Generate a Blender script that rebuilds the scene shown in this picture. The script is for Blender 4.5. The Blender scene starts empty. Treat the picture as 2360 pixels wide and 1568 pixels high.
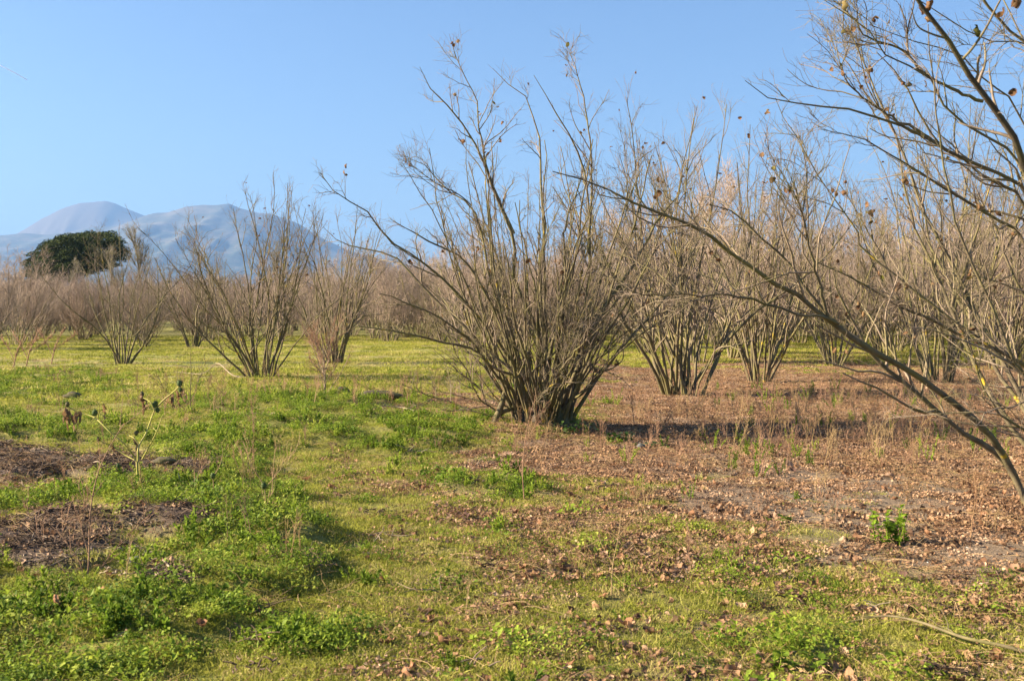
import bpy, math, random
import numpy as np
from mathutils import Vector, Matrix

rng = np.random.default_rng(7)
random.seed(7)
R = math.radians
scene = bpy.context.scene

# ------------------------------------------------------------------ camera
EYE = 1.6
PITCH = R(1.45)
FPX = 2530.0                 # focal length in pixels of a 2359 px wide picture
cam_d = bpy.data.cameras.new('camera')
cam = bpy.data.objects.new('camera', cam_d)
scene.collection.objects.link(cam)
cam.location = (0, 0, EYE)
cam.rotation_euler = (R(90) - PITCH, 0, 0)
cam_d.sensor_width = 36.0
cam_d.lens = 36.0 * FPX / 2359.0
cam_d.clip_start = 0.05
cam_d.clip_end = 90000
cam_d.dof.use_dof = True
cam_d.dof.focus_distance = 17.0
cam_d.dof.aperture_fstop = 6.3
scene.camera = cam

# ------------------------------------------------------------------ light
SUN_EL = R(25)
SH = Vector((1.0, 0.0, 0)).normalized()          # the way shadows fall
world = bpy.data.worlds.new('World')
scene.world = world
world.use_nodes = True
wn = world.node_tree
wn.nodes.clear()
sky = wn.nodes.new('ShaderNodeTexSky')
sky.sky_type = 'NISHITA'
sky.sun_disc = False
sky.sun_elevation = SUN_EL
sky.sun_rotation = math.atan2(-SH.x, -SH.y) % (2 * math.pi)
sky.altitude = 50
sky.air_density = 1.0
sky.dust_density = 1.6
sky.ozone_density = 4.0
bg = wn.nodes.new('ShaderNodeBackground')
bg.inputs['Strength'].default_value = 0.05
wo = wn.nodes.new('ShaderNodeOutputWorld')
hue = wn.nodes.new('ShaderNodeMix'); hue.data_type = 'RGBA'; hue.blend_type = 'MULTIPLY'
hue.inputs[0].default_value = 1.0
hue.inputs[7].default_value = (0.74, 0.82, 0.90, 1)      # white balance of the camera on the sky
wn.links.new(sky.outputs[0], hue.inputs[6])
wn.links.new(hue.outputs[2], bg.inputs[0])
wn.links.new(bg.outputs[0], wo.inputs[0])

sun_d = bpy.data.lights.new('sun', 'SUN')
sun_d.energy = 5.0
sun_d.angle = R(0.53)
sun_d.color = (1.0, 0.84, 0.62)
sun = bpy.data.objects.new('sun', sun_d)
scene.collection.objects.link(sun)
ldir = Vector((SH.x * math.cos(SUN_EL), SH.y * math.cos(SUN_EL), -math.sin(SUN_EL)))
sun.rotation_euler = ldir.to_track_quat('-Z', 'Y').to_euler()
sun.location = (-30, 8, 20)

vs = scene.view_settings
vs.view_transform = 'Standard'
vs.look = 'None'
vs.exposure = 2.25
vs.gamma = 1.0
vs.use_curve_mapping = False
cy = scene.cycles
cy.use_denoising = True
cy.denoiser = 'OPENIMAGEDENOISE'
cy.denoising_input_passes = 'RGB_ALBEDO_NORMAL'
cy.denoising_prefilter = 'ACCURATE'
cy.max_bounces = 6
cy.diffuse_bounces = 2
cy.glossy_bounces = 1
cy.transmission_bounces = 3
cy.transparent_max_bounces = 8
cy.volume_bounces = 0
cy.caustics_reflective = False
cy.caustics_refractive = False

# ------------------------------------------------------------------ helpers
COL = scene.collection
FWD = np.array([0, math.cos(PITCH), -math.sin(PITCH)])
UPV = np.array([0, math.sin(PITCH), math.cos(PITCH)])


def at(px, py, d):
    """a point the photo shows at px, py (2359 px wide view), d metres away along the view"""
    v = FWD + np.array([1, 0, 0]) * (px - 1179.5) / FPX + UPV * (784 - py) / FPX
    p = v * (d / v[1])
    p[2] += EYE
    return p


def gd(py):
    return FPX * EYE / max(py - 720.0, 1)


def gxy(px, py):
    d = gd(py)
    return (px - 1179.5) / FPX * d, d


def tag(o, label=None, cat=None, group=None, kind=None):
    if label: o['label'] = label
    if cat: o['category'] = cat
    if group: o['group'] = group
    if kind: o['kind'] = kind
    return o


def empty(name, loc, rz=0.0, label=None, cat=None, group=None):
    o = bpy.data.objects.new(name, None)
    o.empty_display_size = 0.2
    COL.objects.link(o)
    o.location = loc
    o.rotation_euler = (0, 0, rz)
    return tag(o, label, cat, group)


def link(name, me, parent=None, loc=None, col=None):
    o = bpy.data.objects.new(name, me)
    (col or COL).objects.link(o)
    if parent is not None: o.parent = parent
    if loc is not None: o.location = loc
    return o


def mesh(name, V, F, mat, smooth=True, mats=None):
    """V (n,3); F list of arrays (m,3) / (m,4)"""
    me = bpy.data.meshes.new(name)
    V = np.asarray(V, dtype=np.float32).reshape(-1, 3)
    if not isinstance(F, list): F = [F]
    F = [np.asarray(f, dtype=np.int32) for f in F if len(f)]
    me.vertices.add(len(V))
    me.vertices.foreach_set('co', V.ravel())
    nl = sum(f.size for f in F)
    npoly = sum(len(f) for f in F)
    me.loops.add(nl)
    me.loops.foreach_set('vertex_index', np.concatenate([f.ravel() for f in F]))
    tot = np.concatenate([np.full(len(f), f.shape[1], dtype=np.int32) for f in F])
    st = np.concatenate([[0], np.cumsum(tot)[:-1]]).astype(np.int32)
    me.polygons.add(npoly)
    me.polygons.foreach_set('loop_start', st)
    me.polygons.foreach_set('loop_total', tot)
    me.polygons.foreach_set('use_smooth', np.full(npoly, smooth))
    me.update(calc_edges=True)
    if mat is not None: me.materials.append(mat)
    return me


def nrm(a):
    return a / np.maximum(np.linalg.norm(a, axis=-1, keepdims=True), 1e-9)


def tubes(P, Rr, sides=3, cap=True):
    """P (N,k,3), Rr (N,k) -> V, F(quads)"""
    P = np.asarray(P, float); Rr = np.asarray(Rr, float)
    N, k, _ = P.shape
    T = np.gradient(P, axis=1)
    T = nrm(T)
    m = nrm(P[:, -1] - P[:, 0])
    a = np.where(np.abs(m[:, 2:3]) < 0.7, np.array([[0, 0, 1.0]]), np.array([[1.0, 0, 0]]))
    U = nrm(np.cross(T, a[:, None, :]))
    W = np.cross(T, U)
    an = np.arange(sides) * 2 * math.pi / sides
    V = P[:, :, None, :] + Rr[:, :, None, None] * (U[:, :, None, :] * np.cos(an)[None, None, :, None] + W[:, :, None, :] * np.sin(an)[None, None, :, None])
    V = V.reshape(-1, 3)
    idx = np.arange(N * k * sides).reshape(N, k, sides)
    a0 = idx[:, :-1, :]; b0 = np.roll(a0, -1, axis=2)
    a1 = idx[:, 1:, :]; b1 = np.roll(a1, -1, axis=2)
    F = np.stack([a0, b0, b1, a1], axis=-1).reshape(-1, 4)
    return V, F


class MB:
    def __init__(s): s.V = []; s.Q = []; s.T = []; s.n = 0
    def add(s, V, F):
        V = np.asarray(V, float).reshape(-1, 3)
        for f in (F if isinstance(F, list) else [F]):
            f = np.asarray(f, int)
            if len(f): (s.Q if f.shape[1] == 4 else s.T).append(f + s.n)
        s.V.append(V); s.n += len(V)
        return s
    def tube(s, P, Rr, sides=3):
        V, F = tubes(P, Rr, sides); return s.add(V, F)
    def mesh(s, name, mat, smooth=True):
        F = []
        if s.Q: F.append(np.concatenate(s.Q))
        if s.T: F.append(np.concatenate(s.T))
        return mesh(name, np.concatenate(s.V), F, mat, smooth)


def catmull(pts, n):
    pts = np.asarray(pts, float)
    if len(pts) < 3:
        t = np.linspace(0, 1, n)[:, None]
        return pts[0] * (1 - t) + pts[-1] * t
    P = np.vstack([2 * pts[0] - pts[1], pts, 2 * pts[-1] - pts[-2]])
    L = np.concatenate([[0], np.cumsum(np.linalg.norm(np.diff(pts, axis=0), axis=1))])
    s = np.linspace(0, L[-1], n)
    i = np.clip(np.searchsorted(L, s, side='right') - 1, 0, len(pts) - 2)
    t = ((s - L[i]) / np.maximum(L[i + 1] - L[i], 1e-9))[:, None]
    p0, p1, p2, p3 = P[i], P[i + 1], P[i + 2], P[i + 3]
    return 0.5 * (2 * p1 + (p2 - p0) * t + (2 * p0 - 5 * p1 + 4 * p2 - p3) * t ** 2 + (3 * p1 - p0 - 3 * p2 + p3) * t ** 3)


# value noise in the plane
_lat = rng.random((256, 256))
def vnoise(x, y, sc):
    x = np.asarray(x, float) / sc + 57.3; y = np.asarray(y, float) / sc + 91.7
    xi = np.floor(x).astype(int); yi = np.floor(y).astype(int)
    fx = x - xi; fy = y - yi
    fx = fx * fx * (3 - 2 * fx); fy = fy * fy * (3 - 2 * fy)
    g = lambda a, b: _lat[a % 256, b % 256]
    return (g(xi, yi) * (1 - fx) + g(xi + 1, yi) * fx) * (1 - fy) + (g(xi, yi + 1) * (1 - fx) + g(xi + 1, yi + 1) * fx) * fy
def fbm(x, y, sc, o=3):
    s = 0; a = 0.5; t = 0
    for k in range(o):
        s = s + a * vnoise(x + 13.1 * k, y - 7.7 * k, sc); t += a; a *= 0.5; sc *= 0.5
    return s / t
def sstep(a, b, x):
    t = np.clip((np.asarray(x, float) - a) / (b - a), 0, 1); return t * t * (3 - 2 * t)


# ------------------------------------------------------------------ materials
def newmat(name):
    m = bpy.data.materials.new(name); m.use_nodes = True
    nt = m.node_tree; b = nt.nodes['Principled BSDF']
    b.inputs['Roughness'].default_value = 0.85
    b.inputs['Specular IOR Level'].default_value = 0.25
    return m, nt, b


def N(nt, t, **kw):
    n = nt.nodes.new(t)
    for k, v in kw.items(): setattr(n, k, v)
    return n


def ramp(nt, fac, stops):
    r = N(nt, 'ShaderNodeValToRGB'); e = r.color_ramp.elements
    while len(e) > 1: e.remove(e[-1])
    e[0].position = stops[0][0]; e[0].color = (*stops[0][1], 1)
    for p, c in stops[1:]:
        x = e.new(p); x.color = (*c, 1)
    nt.links.new(fac, r.inputs[0])
    return r.outputs[0]


def noise(nt, scale, detail=3, rough=0.6, coord='Object', dist=0.0):
    tc = N(nt, 'ShaderNodeTexCoord'); n = N(nt, 'ShaderNodeTexNoise')
    n.inputs['Scale'].default_value = scale; n.inputs['Detail'].default_value = detail
    n.inputs['Roughness'].default_value = rough; n.inputs['Distortion'].default_value = dist
    nt.links.new(tc.outputs[coord], n.inputs['Vector'])
    return n.outputs['Fac']


def mixc(nt, f, a, b, mode='MIX'):
    m = N(nt, 'ShaderNodeMix', data_type='RGBA', blend_type=mode)
    for s, v in ((m.inputs[0], f), (m.inputs[6], a), (m.inputs[7], b)):
        if hasattr(v, 'is_output'): nt.links.new(v, s)
        elif isinstance(v, (int, float)): s.default_value = v
        else: s.default_value = (*v, 1)
    return m.outputs[2]


def math_n(nt, op, a, b=0.0):
    m = N(nt, 'ShaderNodeMath', operation=op)
    for s, v in ((m.inputs[0], a), (m.inputs[1], b)):
        if hasattr(v, 'is_output'): nt.links.new(v, s)
        else: s.default_value = v
    return m.outputs[0]


def bark_mat(name, c1, c2, lichen=0.0, moss=(0.16, 0.145, 0.05), sc=9.0):
    m, nt, b = newmat(name)
    col = ramp(nt, noise(nt, sc, 4, 0.65), [(0.3, c1), (0.55, c2), (0.75, tuple(min(1, x * 1.35) for x in c2))])
    if lichen > 0:
        f = ramp(nt, noise(nt, 3.5, 3, 0.6), [(0.44, (0, 0, 0)), (0.6, (1, 1, 1))])
        col = mixc(nt, math_n(nt, 'MULTIPLY', f, 0.7), col, moss)
        f2 = ramp(nt, noise(nt, 7.0, 2, 0.5), [(0.675, (0, 0, 0)), (0.71, (1, 1, 1))])
        col = mixc(nt, math_n(nt, 'MULTIPLY', f2, lichen), col, (0.42, 0.29, 0.03))
    nt.links.new(col, b.inputs['Base Color'])
    bp = N(nt, 'ShaderNodeBump'); bp.inputs['Strength'].default_value = 0.5; bp.inputs['Distance'].default_value = 0.01
    nt.links.new(noise(nt, 45, 4, 0.7), bp.inputs['Height']); nt.links.new(bp.outputs[0], b.inputs['Normal'])
    b.inputs['Roughness'].default_value = 0.9
    return m


def leaf_mat(name, stops, trans=0.35, rough=0.6, nsc=18.0):
    """colour varies from piece to piece; some light passes through"""
    m, nt, b = newmat(name)
    oi = N(nt, 'ShaderNodeObjectInfo')
    col = ramp(nt, oi.outputs['Random'], stops)
    n = noise(nt, nsc, 2, 0.6)
    col = mixc(nt, 1.0, col, ramp(nt, n, [(0.3, (0.72, 0.72, 0.72)), (0.7, (1.2, 1.2, 1.2))]), 'MULTIPLY')
    nt.links.new(col, b.inputs['Base Color'])
    b.inputs['Roughness'].default_value = rough; b.inputs['Specular IOR Level'].default_value = 0.12
    tr = N(nt, 'ShaderNodeBsdfTranslucent'); nt.links.new(col, tr.inputs[0])
    mx = N(nt, 'ShaderNodeMixShader'); mx.inputs[0].default_value = trans
    nt.links.new(b.outputs[0], mx.inputs[1]); nt.links.new(tr.outputs[0], mx.inputs[2])
    nt.links.new(mx.outputs[0], nt.nodes['Material Output'].inputs['Surface'])
    return m


M = {}
M['bark'] = bark_mat('bark', (0.062, 0.05, 0.03), (0.15, 0.12, 0.07), 0.8)
M['bark_near'] = bark_mat('bark_near', (0.052, 0.042, 0.028), (0.145, 0.115, 0.07), 0.95)
M['bark_dark'] = bark_mat('bark_dark', (0.03, 0.025, 0.02), (0.07, 0.055, 0.04), 0.15)
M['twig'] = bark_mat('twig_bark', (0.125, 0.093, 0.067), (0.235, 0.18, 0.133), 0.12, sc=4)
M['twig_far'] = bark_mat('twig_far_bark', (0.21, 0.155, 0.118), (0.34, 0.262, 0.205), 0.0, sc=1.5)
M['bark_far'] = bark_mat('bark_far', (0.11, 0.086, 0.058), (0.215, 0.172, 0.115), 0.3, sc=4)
M['pale_wood'] = bark_mat('pale_wood', (0.17, 0.13, 0.09), (0.30, 0.24, 0.17), 0.0)
M['grey_wood'] = bark_mat('grey_wood', (0.13, 0.11, 0.085), (0.26, 0.225, 0.175), 0.1)
M['red_stalk'] = bark_mat('red_stalk', (0.17, 0.095, 0.06), (0.31, 0.185, 0.115), 0.0)
M['dry_leaf'] = leaf_mat('dry_leaf', [(0, (0.12, 0.07, 0.045)), (0.3, (0.26, 0.15, 0.085)), (0.7, (0.34, 0.205, 0.115)), (0.93, (0.47, 0.32, 0.21)), (1, (0.16, 0.11, 0.08))], 0.2, 0.75, 30)
M['tree_leaf'] = leaf_mat('tree_leaf', [(0, (0.13, 0.07, 0.035)), (0.5, (0.24, 0.13, 0.065)), (0.85, (0.22, 0.15, 0.07)), (1, (0.15, 0.15, 0.03))], 0.35, 0.7, 30)
M['grass'] = leaf_mat('grass_blade', [(0, (0.12, 0.14, 0.018)), (0.3, (0.24, 0.255, 0.035)), (0.7, (0.36, 0.36, 0.06)), (0.9, (0.44, 0.39, 0.12)), (1, (0.46, 0.36, 0.17))], 0.4, 0.6, 60)
M['weed'] = leaf_mat('weed_leaf', [(0, (0.08, 0.135, 0.014)), (0.4, (0.15, 0.225, 0.022)), (0.8, (0.25, 0.32, 0.035)), (1, (0.33, 0.37, 0.06))], 0.4, 0.6, 60)
M['weed_olive'] = leaf_mat('weed_leaf_olive', [(0, (0.05, 0.08, 0.015)), (0.6, (0.13, 0.15, 0.03)), (1, (0.25, 0.2, 0.07))], 0.3, 0.7, 60)
M['weed_bright'] = leaf_mat('weed_leaf_bright', [(0, (0.16, 0.27, 0.015)), (1, (0.3, 0.42, 0.04))], 0.5, 0.6, 60)
M['weed_dark'] = leaf_mat('weed_leaf_dark', [(0, (0.035, 0.075, 0.02)), (1, (0.075, 0.13, 0.03))], 0.25, 0.35, 8)
M['straw'] = leaf_mat('straw', [(0, (0.34, 0.23, 0.11)), (0.6, (0.46, 0.33, 0.17)), (1, (0.28, 0.15, 0.08))], 0.2, 0.7, 5)
M['chip'] = leaf_mat('wood_chip', [(0, (0.04, 0.028, 0.022)), (0.5, (0.1, 0.068, 0.048)), (0.85, (0.17, 0.12, 0.085)), (1, (0.34, 0.27, 0.2))], 0.0, 0.85, 15)


def ground_mat():
    m, nt, b = newmat('ground')
    at_ = N(nt, 'ShaderNodeAttribute', attribute_name='cover')
    sep = N(nt, 'ShaderNodeSeparateColor'); nt.links.new(at_.outputs['Color'], sep.inputs[0])
    n1 = noise(nt, 1.2, 5, 0.65); n2 = noise(nt, 14, 5, 0.7); n3 = noise(nt, 70, 4, 0.7)
    soil = mixc(nt, n1, (0.2, 0.15, 0.1), (0.36, 0.275, 0.19))
    soil = mixc(nt, ramp(nt, n3, [(0.4, (0, 0, 0)), (0.65, (1, 1, 1))]), mixc(nt, 1.0, soil, (0.6, 0.6, 0.6), 'MULTIPLY'), soil)
    grass = ramp(nt, n2, [(0.28, (0.08, 0.085, 0.016)), (0.5, (0.21, 0.21, 0.04)), (0.68, (0.33, 0.305, 0.085))])
    grass = mixc(nt, ramp(nt, noise(nt, 0.35, 4, 0.6), [(0.45, (0, 0, 0)), (0.7, (1, 1, 1))]), grass, mixc(nt, 0.6, grass, (0.27, 0.195, 0.105)))
    lit = ramp(nt, noise(nt, 26, 4, 0.75), [(0.34, (0.05, 0.028, 0.018)), (0.5, (0.23, 0.14, 0.08)), (0.66, (0.4, 0.26, 0.16))])
    mul = ramp(nt, noise(nt, 40, 4, 0.75), [(0.35, (0.03, 0.022, 0.018)), (0.55, (0.09, 0.06, 0.045)), (0.72, (0.22, 0.16, 0.12))])
    c = mixc(nt, sep.outputs[0], soil, grass)
    c = mixc(nt, sep.outputs[1], c, lit)
    c = mixc(nt, sep.outputs[2], c, mul)
    nt.links.new(c, b.inputs['Base Color'])
    b.inputs['Roughness'].default_value = 0.95
    bp = N(nt, 'ShaderNodeBump'); bp.inputs['Strength'].default_value = 0.8; bp.inputs['Distance'].default_value = 0.03
    nt.links.new(n3, bp.inputs['Height'])
    bp2 = N(nt, 'ShaderNodeBump'); bp2.inputs['Strength'].default_value = 0.6; bp2.inputs['Distance'].default_value = 0.08
    nt.links.new(n2, bp2.inputs['Height']); nt.links.new(bp.outputs[0], bp2.inputs['Normal'])
    nt.links.new(bp2.outputs[0], b.inputs['Normal'])
    return m


# ------------------------------------------------------------------ what covers the ground where
def blob(px, py, cx, cyy, rx, ry):
    return np.exp(-(((px - cx) / rx) ** 2 + ((py - cyy) / ry) ** 2) ** 1.5)


def cover(X, Y):
    """grass, litter, mulch, lush in 0..1 at places on the ground"""
    X = np.asarray(X, float); Y = np.maximum(np.asarray(Y, float), 2.5)
    px = 1179.5 + FPX * X / Y; py = 720 + FPX * EYE / Y
    w1 = (fbm(X, Y, 1.6) - 0.5); w2 = fbm(X + 40, Y, 0.45) - 0.5; w3 = fbm(X, Y * 0.5 + 9, 5.0) - 0.5
    jx = px + w1 * 260 + w2 * 90; jy = py + (fbm(X - 20, Y, 1.3) - 0.5) * 70
    mx = lambda L: np.max(np.stack([blob(jx, jy, *b) for b in L]), axis=0)
    lush = mx([(640, 945, 300, 34), (880, 1005, 230, 50), (540, 1040, 230, 48), (420, 1120, 240, 45), (500, 1175, 260, 60),
               (580, 1240, 210, 50), (520, 1335, 250, 55), (300, 1440, 330, 55), (60, 1490, 420, 110), (60, 1000, 190, 28),
               (120, 1180, 260, 26), (640, 1480, 170, 60), (50, 890, 220, 38), (1820, 1500, 90, 40), (1130, 1120, 120, 25), (-300, 1250, 250, 300)])
    mul = np.max(np.stack([blob(px + w2 * 150, py + w1 * 50, *b) for b in
                           [(40, 1080, 170, 44), (90, 1265, 240, 62), (390, 1238, 110, 26), (395, 1358, 70, 34), (250, 1095, 190, 26), (430, 1100, 70, 16)]]), axis=0)
    mul = sstep(0.38, 0.85, mul + w2 * 1.1) 
    lit = mx([(2000, 900, 760, 72), (1500, 930, 260, 60), (2000, 1010, 900, 90), (1350, 1060, 260, 50), (1400, 1200, 330, 60), (1750, 1300, 420, 60),
              (2150, 1390, 520, 75), (1500, 1420, 320, 60), (1230, 1290, 200, 70), (1000, 938, 300, 24), (1100, 1480, 210, 50), (1600, 1560, 500, 60),
              (2300, 1560, 260, 40), (2600, 1100, 400, 500), (1330, 1420, 380, 50), (1020, 1545, 280, 35), (1060, 1120, 200, 30)])
    lit = lit * (1 - 0.3 * sstep(1180, 1260, py))
    lit = lit * (1 - 0.6 * sstep(1150, 1230, py) * sstep(0.42, 0.6, fbm(X - 11, Y + 3, 0.8)))
    lit = np.clip(lit * (0.55 + 1.2 * (fbm(X + 5, Y + 5, 0.7) - 0.1)), 0, 1)
    lit = np.maximum(lit, 0.3 * sstep(0.5, 0.68, fbm(X + 31, Y, 0.9)) * sstep(14, 11, Y))
    rgt = sstep(1300, 1480, jx) * sstep(836, 862, jy) * sstep(1120, 1050, jy)
    lit = np.maximum(lit, rgt * (0.3 + 0.95 * fbm(X + 3, Y, 1.2)))
    lit = np.clip(lit, 0, 1)
    soil = mx([(1960, 1140, 620, 100), (2250, 1260, 420, 90), (1450, 1060, 360, 42), (1430, 850, 120, 14), (1010, 932, 330, 26), (2000, 980, 700, 40)])
    soil = np.maximum(soil, rgt)
    strip = sstep(0.56, 0.7, fbm(X * 0.35, Y * 1.1, 4.0)) * sstep(17, 24, Y)
    rt = sstep(2.0, 9.0, X - (Y - 30) * 0.12) * sstep(60, 36, Y) * sstep(26, 33, Y) * 0.35
    soil = np.clip(np.maximum(soil, strip * 0.4) + rt * 0.5, 0, 1)
    grass = np.clip(1.05 - sstep(0.3, 0.8, soil + w2 * 0.7) * 1.0 - lit * 0.45, 0, 1)
    grass = np.maximum(grass, lush)
    lush = np.clip(sstep(0.3, 0.62, lush) * (1 - mul), 0, 1)
    lit = np.clip(np.maximum(lit * (1 - lush * 0.85), rt * 1.2 * (0.4 + fbm(X, Y, 2.0))), 0, 1)
    return grass * (1 - mul), lit * (1 - mul), mul, lush


def gh(X, Y):
    X = np.asarray(X, float); Y = np.asarray(Y, float)
    near = sstep(60, 25, Y)
    z = (fbm(X, Y, 2.6) - 0.5) * 0.12 * near + (fbm(X, Y, 0.6) - 0.5) * 0.05 * near
    px = 1179.5 + FPX * X / np.maximum(Y, 2.5); py = 720 + FPX * EYE / np.maximum(Y, 2.5)
    z = z - 0.05 * np.exp(-(((X - 5.0) / 3.9) ** 2) - ((Y - 14.1) / 1.3) ** 2) * sstep(0.8, 2.0, X)
    z = z + 0.13 * blob(px, py, 700, 985, 430, 60) + 0.08 * blob(px, py, 450, 1200, 330, 70) + 0.07 * np.exp(-((X - 0.35) ** 2 + (Y - 15.2) ** 2) / 1.2)
    _, _, mu_, lu = cover(X, Y)
    z = z + mu_ * (0.03 + 0.10 * fbm(X, Y, 0.35, 2)) * sstep(30, 20, Y)
    z = z + lu * (fbm(X + 7, Y - 4, 0.7, 2) - 0.35) * 0.22
    return z * sstep(200, 60, Y)


# ------------------------------------------------------------------ the ground sheet
def axis_y():
    a = [2.0]
    while a[-1] < 15500: a.append(a[-1] + max(0.045, a[-1] * 0.0085 if a[-1] < 40 else a[-1] * 0.02))
    return np.array([-12000, -2500, -500, -120, -40, -12, -3, 0, 1.2] + a)
def build_ground():
    ys = axis_y()
    t = np.linspace(-1, 1, 260)
    xs_n = np.sign(t) * (np.abs(t) ** 1.15)
    inner = (0.62 * np.clip(ys, 6, 1e9) + 2.5)
    inner = np.minimum(inner, 11000)
    X = xs_n[None, :] * inner[:, None]
    far = np.array([-16000., -13000.]); 
    Xf = np.hstack([np.full((len(ys), 1), -16000.), X, np.full((len(ys), 1), 16000.)])
    Yf = np.repeat(ys[:, None], Xf.shape[1], axis=1)
    Z = gh(Xf, Yf)
    Z[:, 0] = 0; Z[:, -1] = 0
    V = np.stack([Xf, Yf, Z], -1)
    r, c = Xf.shape
    idx = np.arange(r * c).reshape(r, c)
    F = np.stack([idx[:-1, :-1], idx[:-1, 1:], idx[1:, 1:], idx[1:, :-1]], -1).reshape(-1, 4)
    me = mesh('ground', V.reshape(-1, 3), F, ground_mat())
    g, l, mu, lu = cover(Xf, Yf)
    ca = me.color_attributes.new('cover', 'FLOAT_COLOR', 'POINT')
    ca.data.foreach_set('color', np.stack([g, l, mu, lu], -1).astype(np.float32).ravel())
    o = link('ground', me); tag(o, kind='structure')
    return o
build_ground()


# ------------------------------------------------------------------ the mountain
def build_mountain():
    front = np.array([(-1500, 715), (-1000, 690), (-600, 640), (-250, 575), (0, 541), (60, 536), (110, 541), (160, 534), (210, 523), (270, 521), (310, 508), (340, 496),
                      (360, 491), (390, 489), (430, 476), (470, 471), (505, 472), (530, 469), (555, 479), (600, 489), (625, 491), (650, 500), (690, 515), (740, 545),
                      (800, 574), (860, 592), (900, 606), (1000, 640), (1150, 672), (1400, 698), (1800, 716)], float)
    cone = np.array([(-700, 720), (-300, 640), (0, 560), (60, 528), (100, 503), (150, 478), (190, 466), (225, 463), (247, 462), (270, 468), (300, 481), (340, 496),
                     (380, 512), (460, 545), (600, 600), (900, 700), (1100, 720)], float)
    specs = [('front', front, 10500., 3600., 2200.), ('cone', cone, 12300., 2300., 2300.)]
    xs = np.linspace(-13000, 3600, 560); ys = np.linspace(6800, 14600, 200)
    X, Y = np.meshgrid(xs, ys)
    H = np.zeros_like(X) - 5
    for nm, pr, Yr, Lf, Lb in specs:
        h = (720 - np.interp(1179.5 + FPX * X / Yr, pr[:, 0], pr[:, 1], left=720, right=720)) / FPX * Yr
        dy = Y - Yr
        t = np.where(dy < 0, -dy / Lf, dy / Lb)
        gully = 1 + (np.abs(fbm(X, Y * 0.3, 700, 5) - 0.5) * -1.1 + 0.13) * sstep(0.03, 0.35, t)
        h = h * np.clip(1 - t, 0, 1) ** 1.15 * np.where(t < 0.03, 1, gully)
        H = np.maximum(H, h)
    H += (fbm(X, Y, 330, 4) - 0.5) * 24 * sstep(20, 200, H)
    V = np.stack([X, Y, H], -1).reshape(-1, 3)
    r, c = X.shape; idx = np.arange(r * c).reshape(r, c)
    F = np.stack([idx[:-1, :-1], idx[:-1, 1:], idx[1:, 1:], idx[1:, :-1]], -1).reshape(-1, 4)
    m, nt, b = newmat('mountain')
    geo = N(nt, 'ShaderNodeNewGeometry'); sx = N(nt, 'ShaderNodeSeparateXYZ'); nt.links.new(geo.outputs['Position'], sx.inputs[0])
    n = noise(nt, 0.004, 8, 0.72)
    wood = ramp(nt, n, [(0.38, (0.012, 0.024, 0.01)), (0.5, (0.045, 0.052, 0.026)), (0.62, (0.13, 0.105, 0.07))])
    hf = N(nt, 'ShaderNodeMapRange'); hf.inputs[1].default_value = 620; hf.inputs[2].default_value = 1000
    nt.links.new(math_n(nt, 'ADD', sx.outputs[2], math_n(nt, 'MULTIPLY', n, 260)), hf.inputs[0])
    yf = N(nt, 'ShaderNodeMapRange'); yf.inputs[1].default_value = 11000; yf.inputs[2].default_value = 11500
    nt.links.new(sx.outputs[1], yf.inputs[0])
    bare = math_n(nt, 'MULTIPLY', hf.outputs[0], math_n(nt, 'MAXIMUM', yf.outputs[0], 0.3))
    nt.links.new(mixc(nt, bare, wood, (0.085, 0.066, 0.052)), b.inputs['Base Color'])
    o = link('mountain', mesh('mountain', V, F, m)); tag(o, kind='structure')
    return H, xs, ys
MH, MXS, MYS = build_mountain()


def mountain_z(x, y):
    i = int(np.argmin(np.abs(MYS - y))); return float(np.interp(x, MXS, MH[i]))

# ------------------------------------------------------------------ haze
def build_haze():
    x0, x1, y0, y1, z0, z1 = -17000, 17000, -13000, 16500, -8, 1330
    V = [(x, y, z) for z in (z0, z1) for y in (y0, y1) for x in (x0, x1)]
    F = [(0, 2, 3, 1), (4, 5, 7, 6), (0, 1, 5, 4), (2, 6, 7, 3), (0, 4, 6, 2), (1, 3, 7, 5)]
    m = bpy.data.materials.new('haze'); m.use_nodes = True; nt = m.node_tree; nt.nodes.clear()
    out = N(nt, 'ShaderNodeOutputMaterial'); v = N(nt, 'ShaderNodeVolumePrincipled')
    v.inputs['Color'].default_value = (0.21, 0.39, 0.74, 1)
    v.inputs['Density'].default_value = HAZE
    v.inputs['Density Attribute'].default_value = ''
    v.inputs['Anisotropy'].default_value = 0.1
    nt.links.new(v.outputs[0], out.inputs['Volume'])
    try: m.cycles.homogeneous_volume = True
    except Exception: pass
    o = link('haze', mesh('haze', V, np.array(F), m, smooth=False)); tag(o, kind='stuff')
    o['label'] = 'thin blue haze filling the air out to the mountain'
HAZE = 0.82e-4
build_haze()


# ------------------------------------------------------------------ growing branches
def grow(S, D, L, nseg, wig, trop, rg):
    n = len(S); P = np.empty((n, nseg + 1, 3)); P[:, 0] = S; d = nrm(D.copy())
    trop = np.broadcast_to(np.asarray(trop, float), (n,))
    for k in range(nseg):
        d = nrm(d + rg.normal(0, wig, (n, 3)) + np.array([0, 0, 1.0]) * trop[:, None])
        P[:, k + 1] = P[:, k] + d * (L / nseg)[:, None]
    return P


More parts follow.
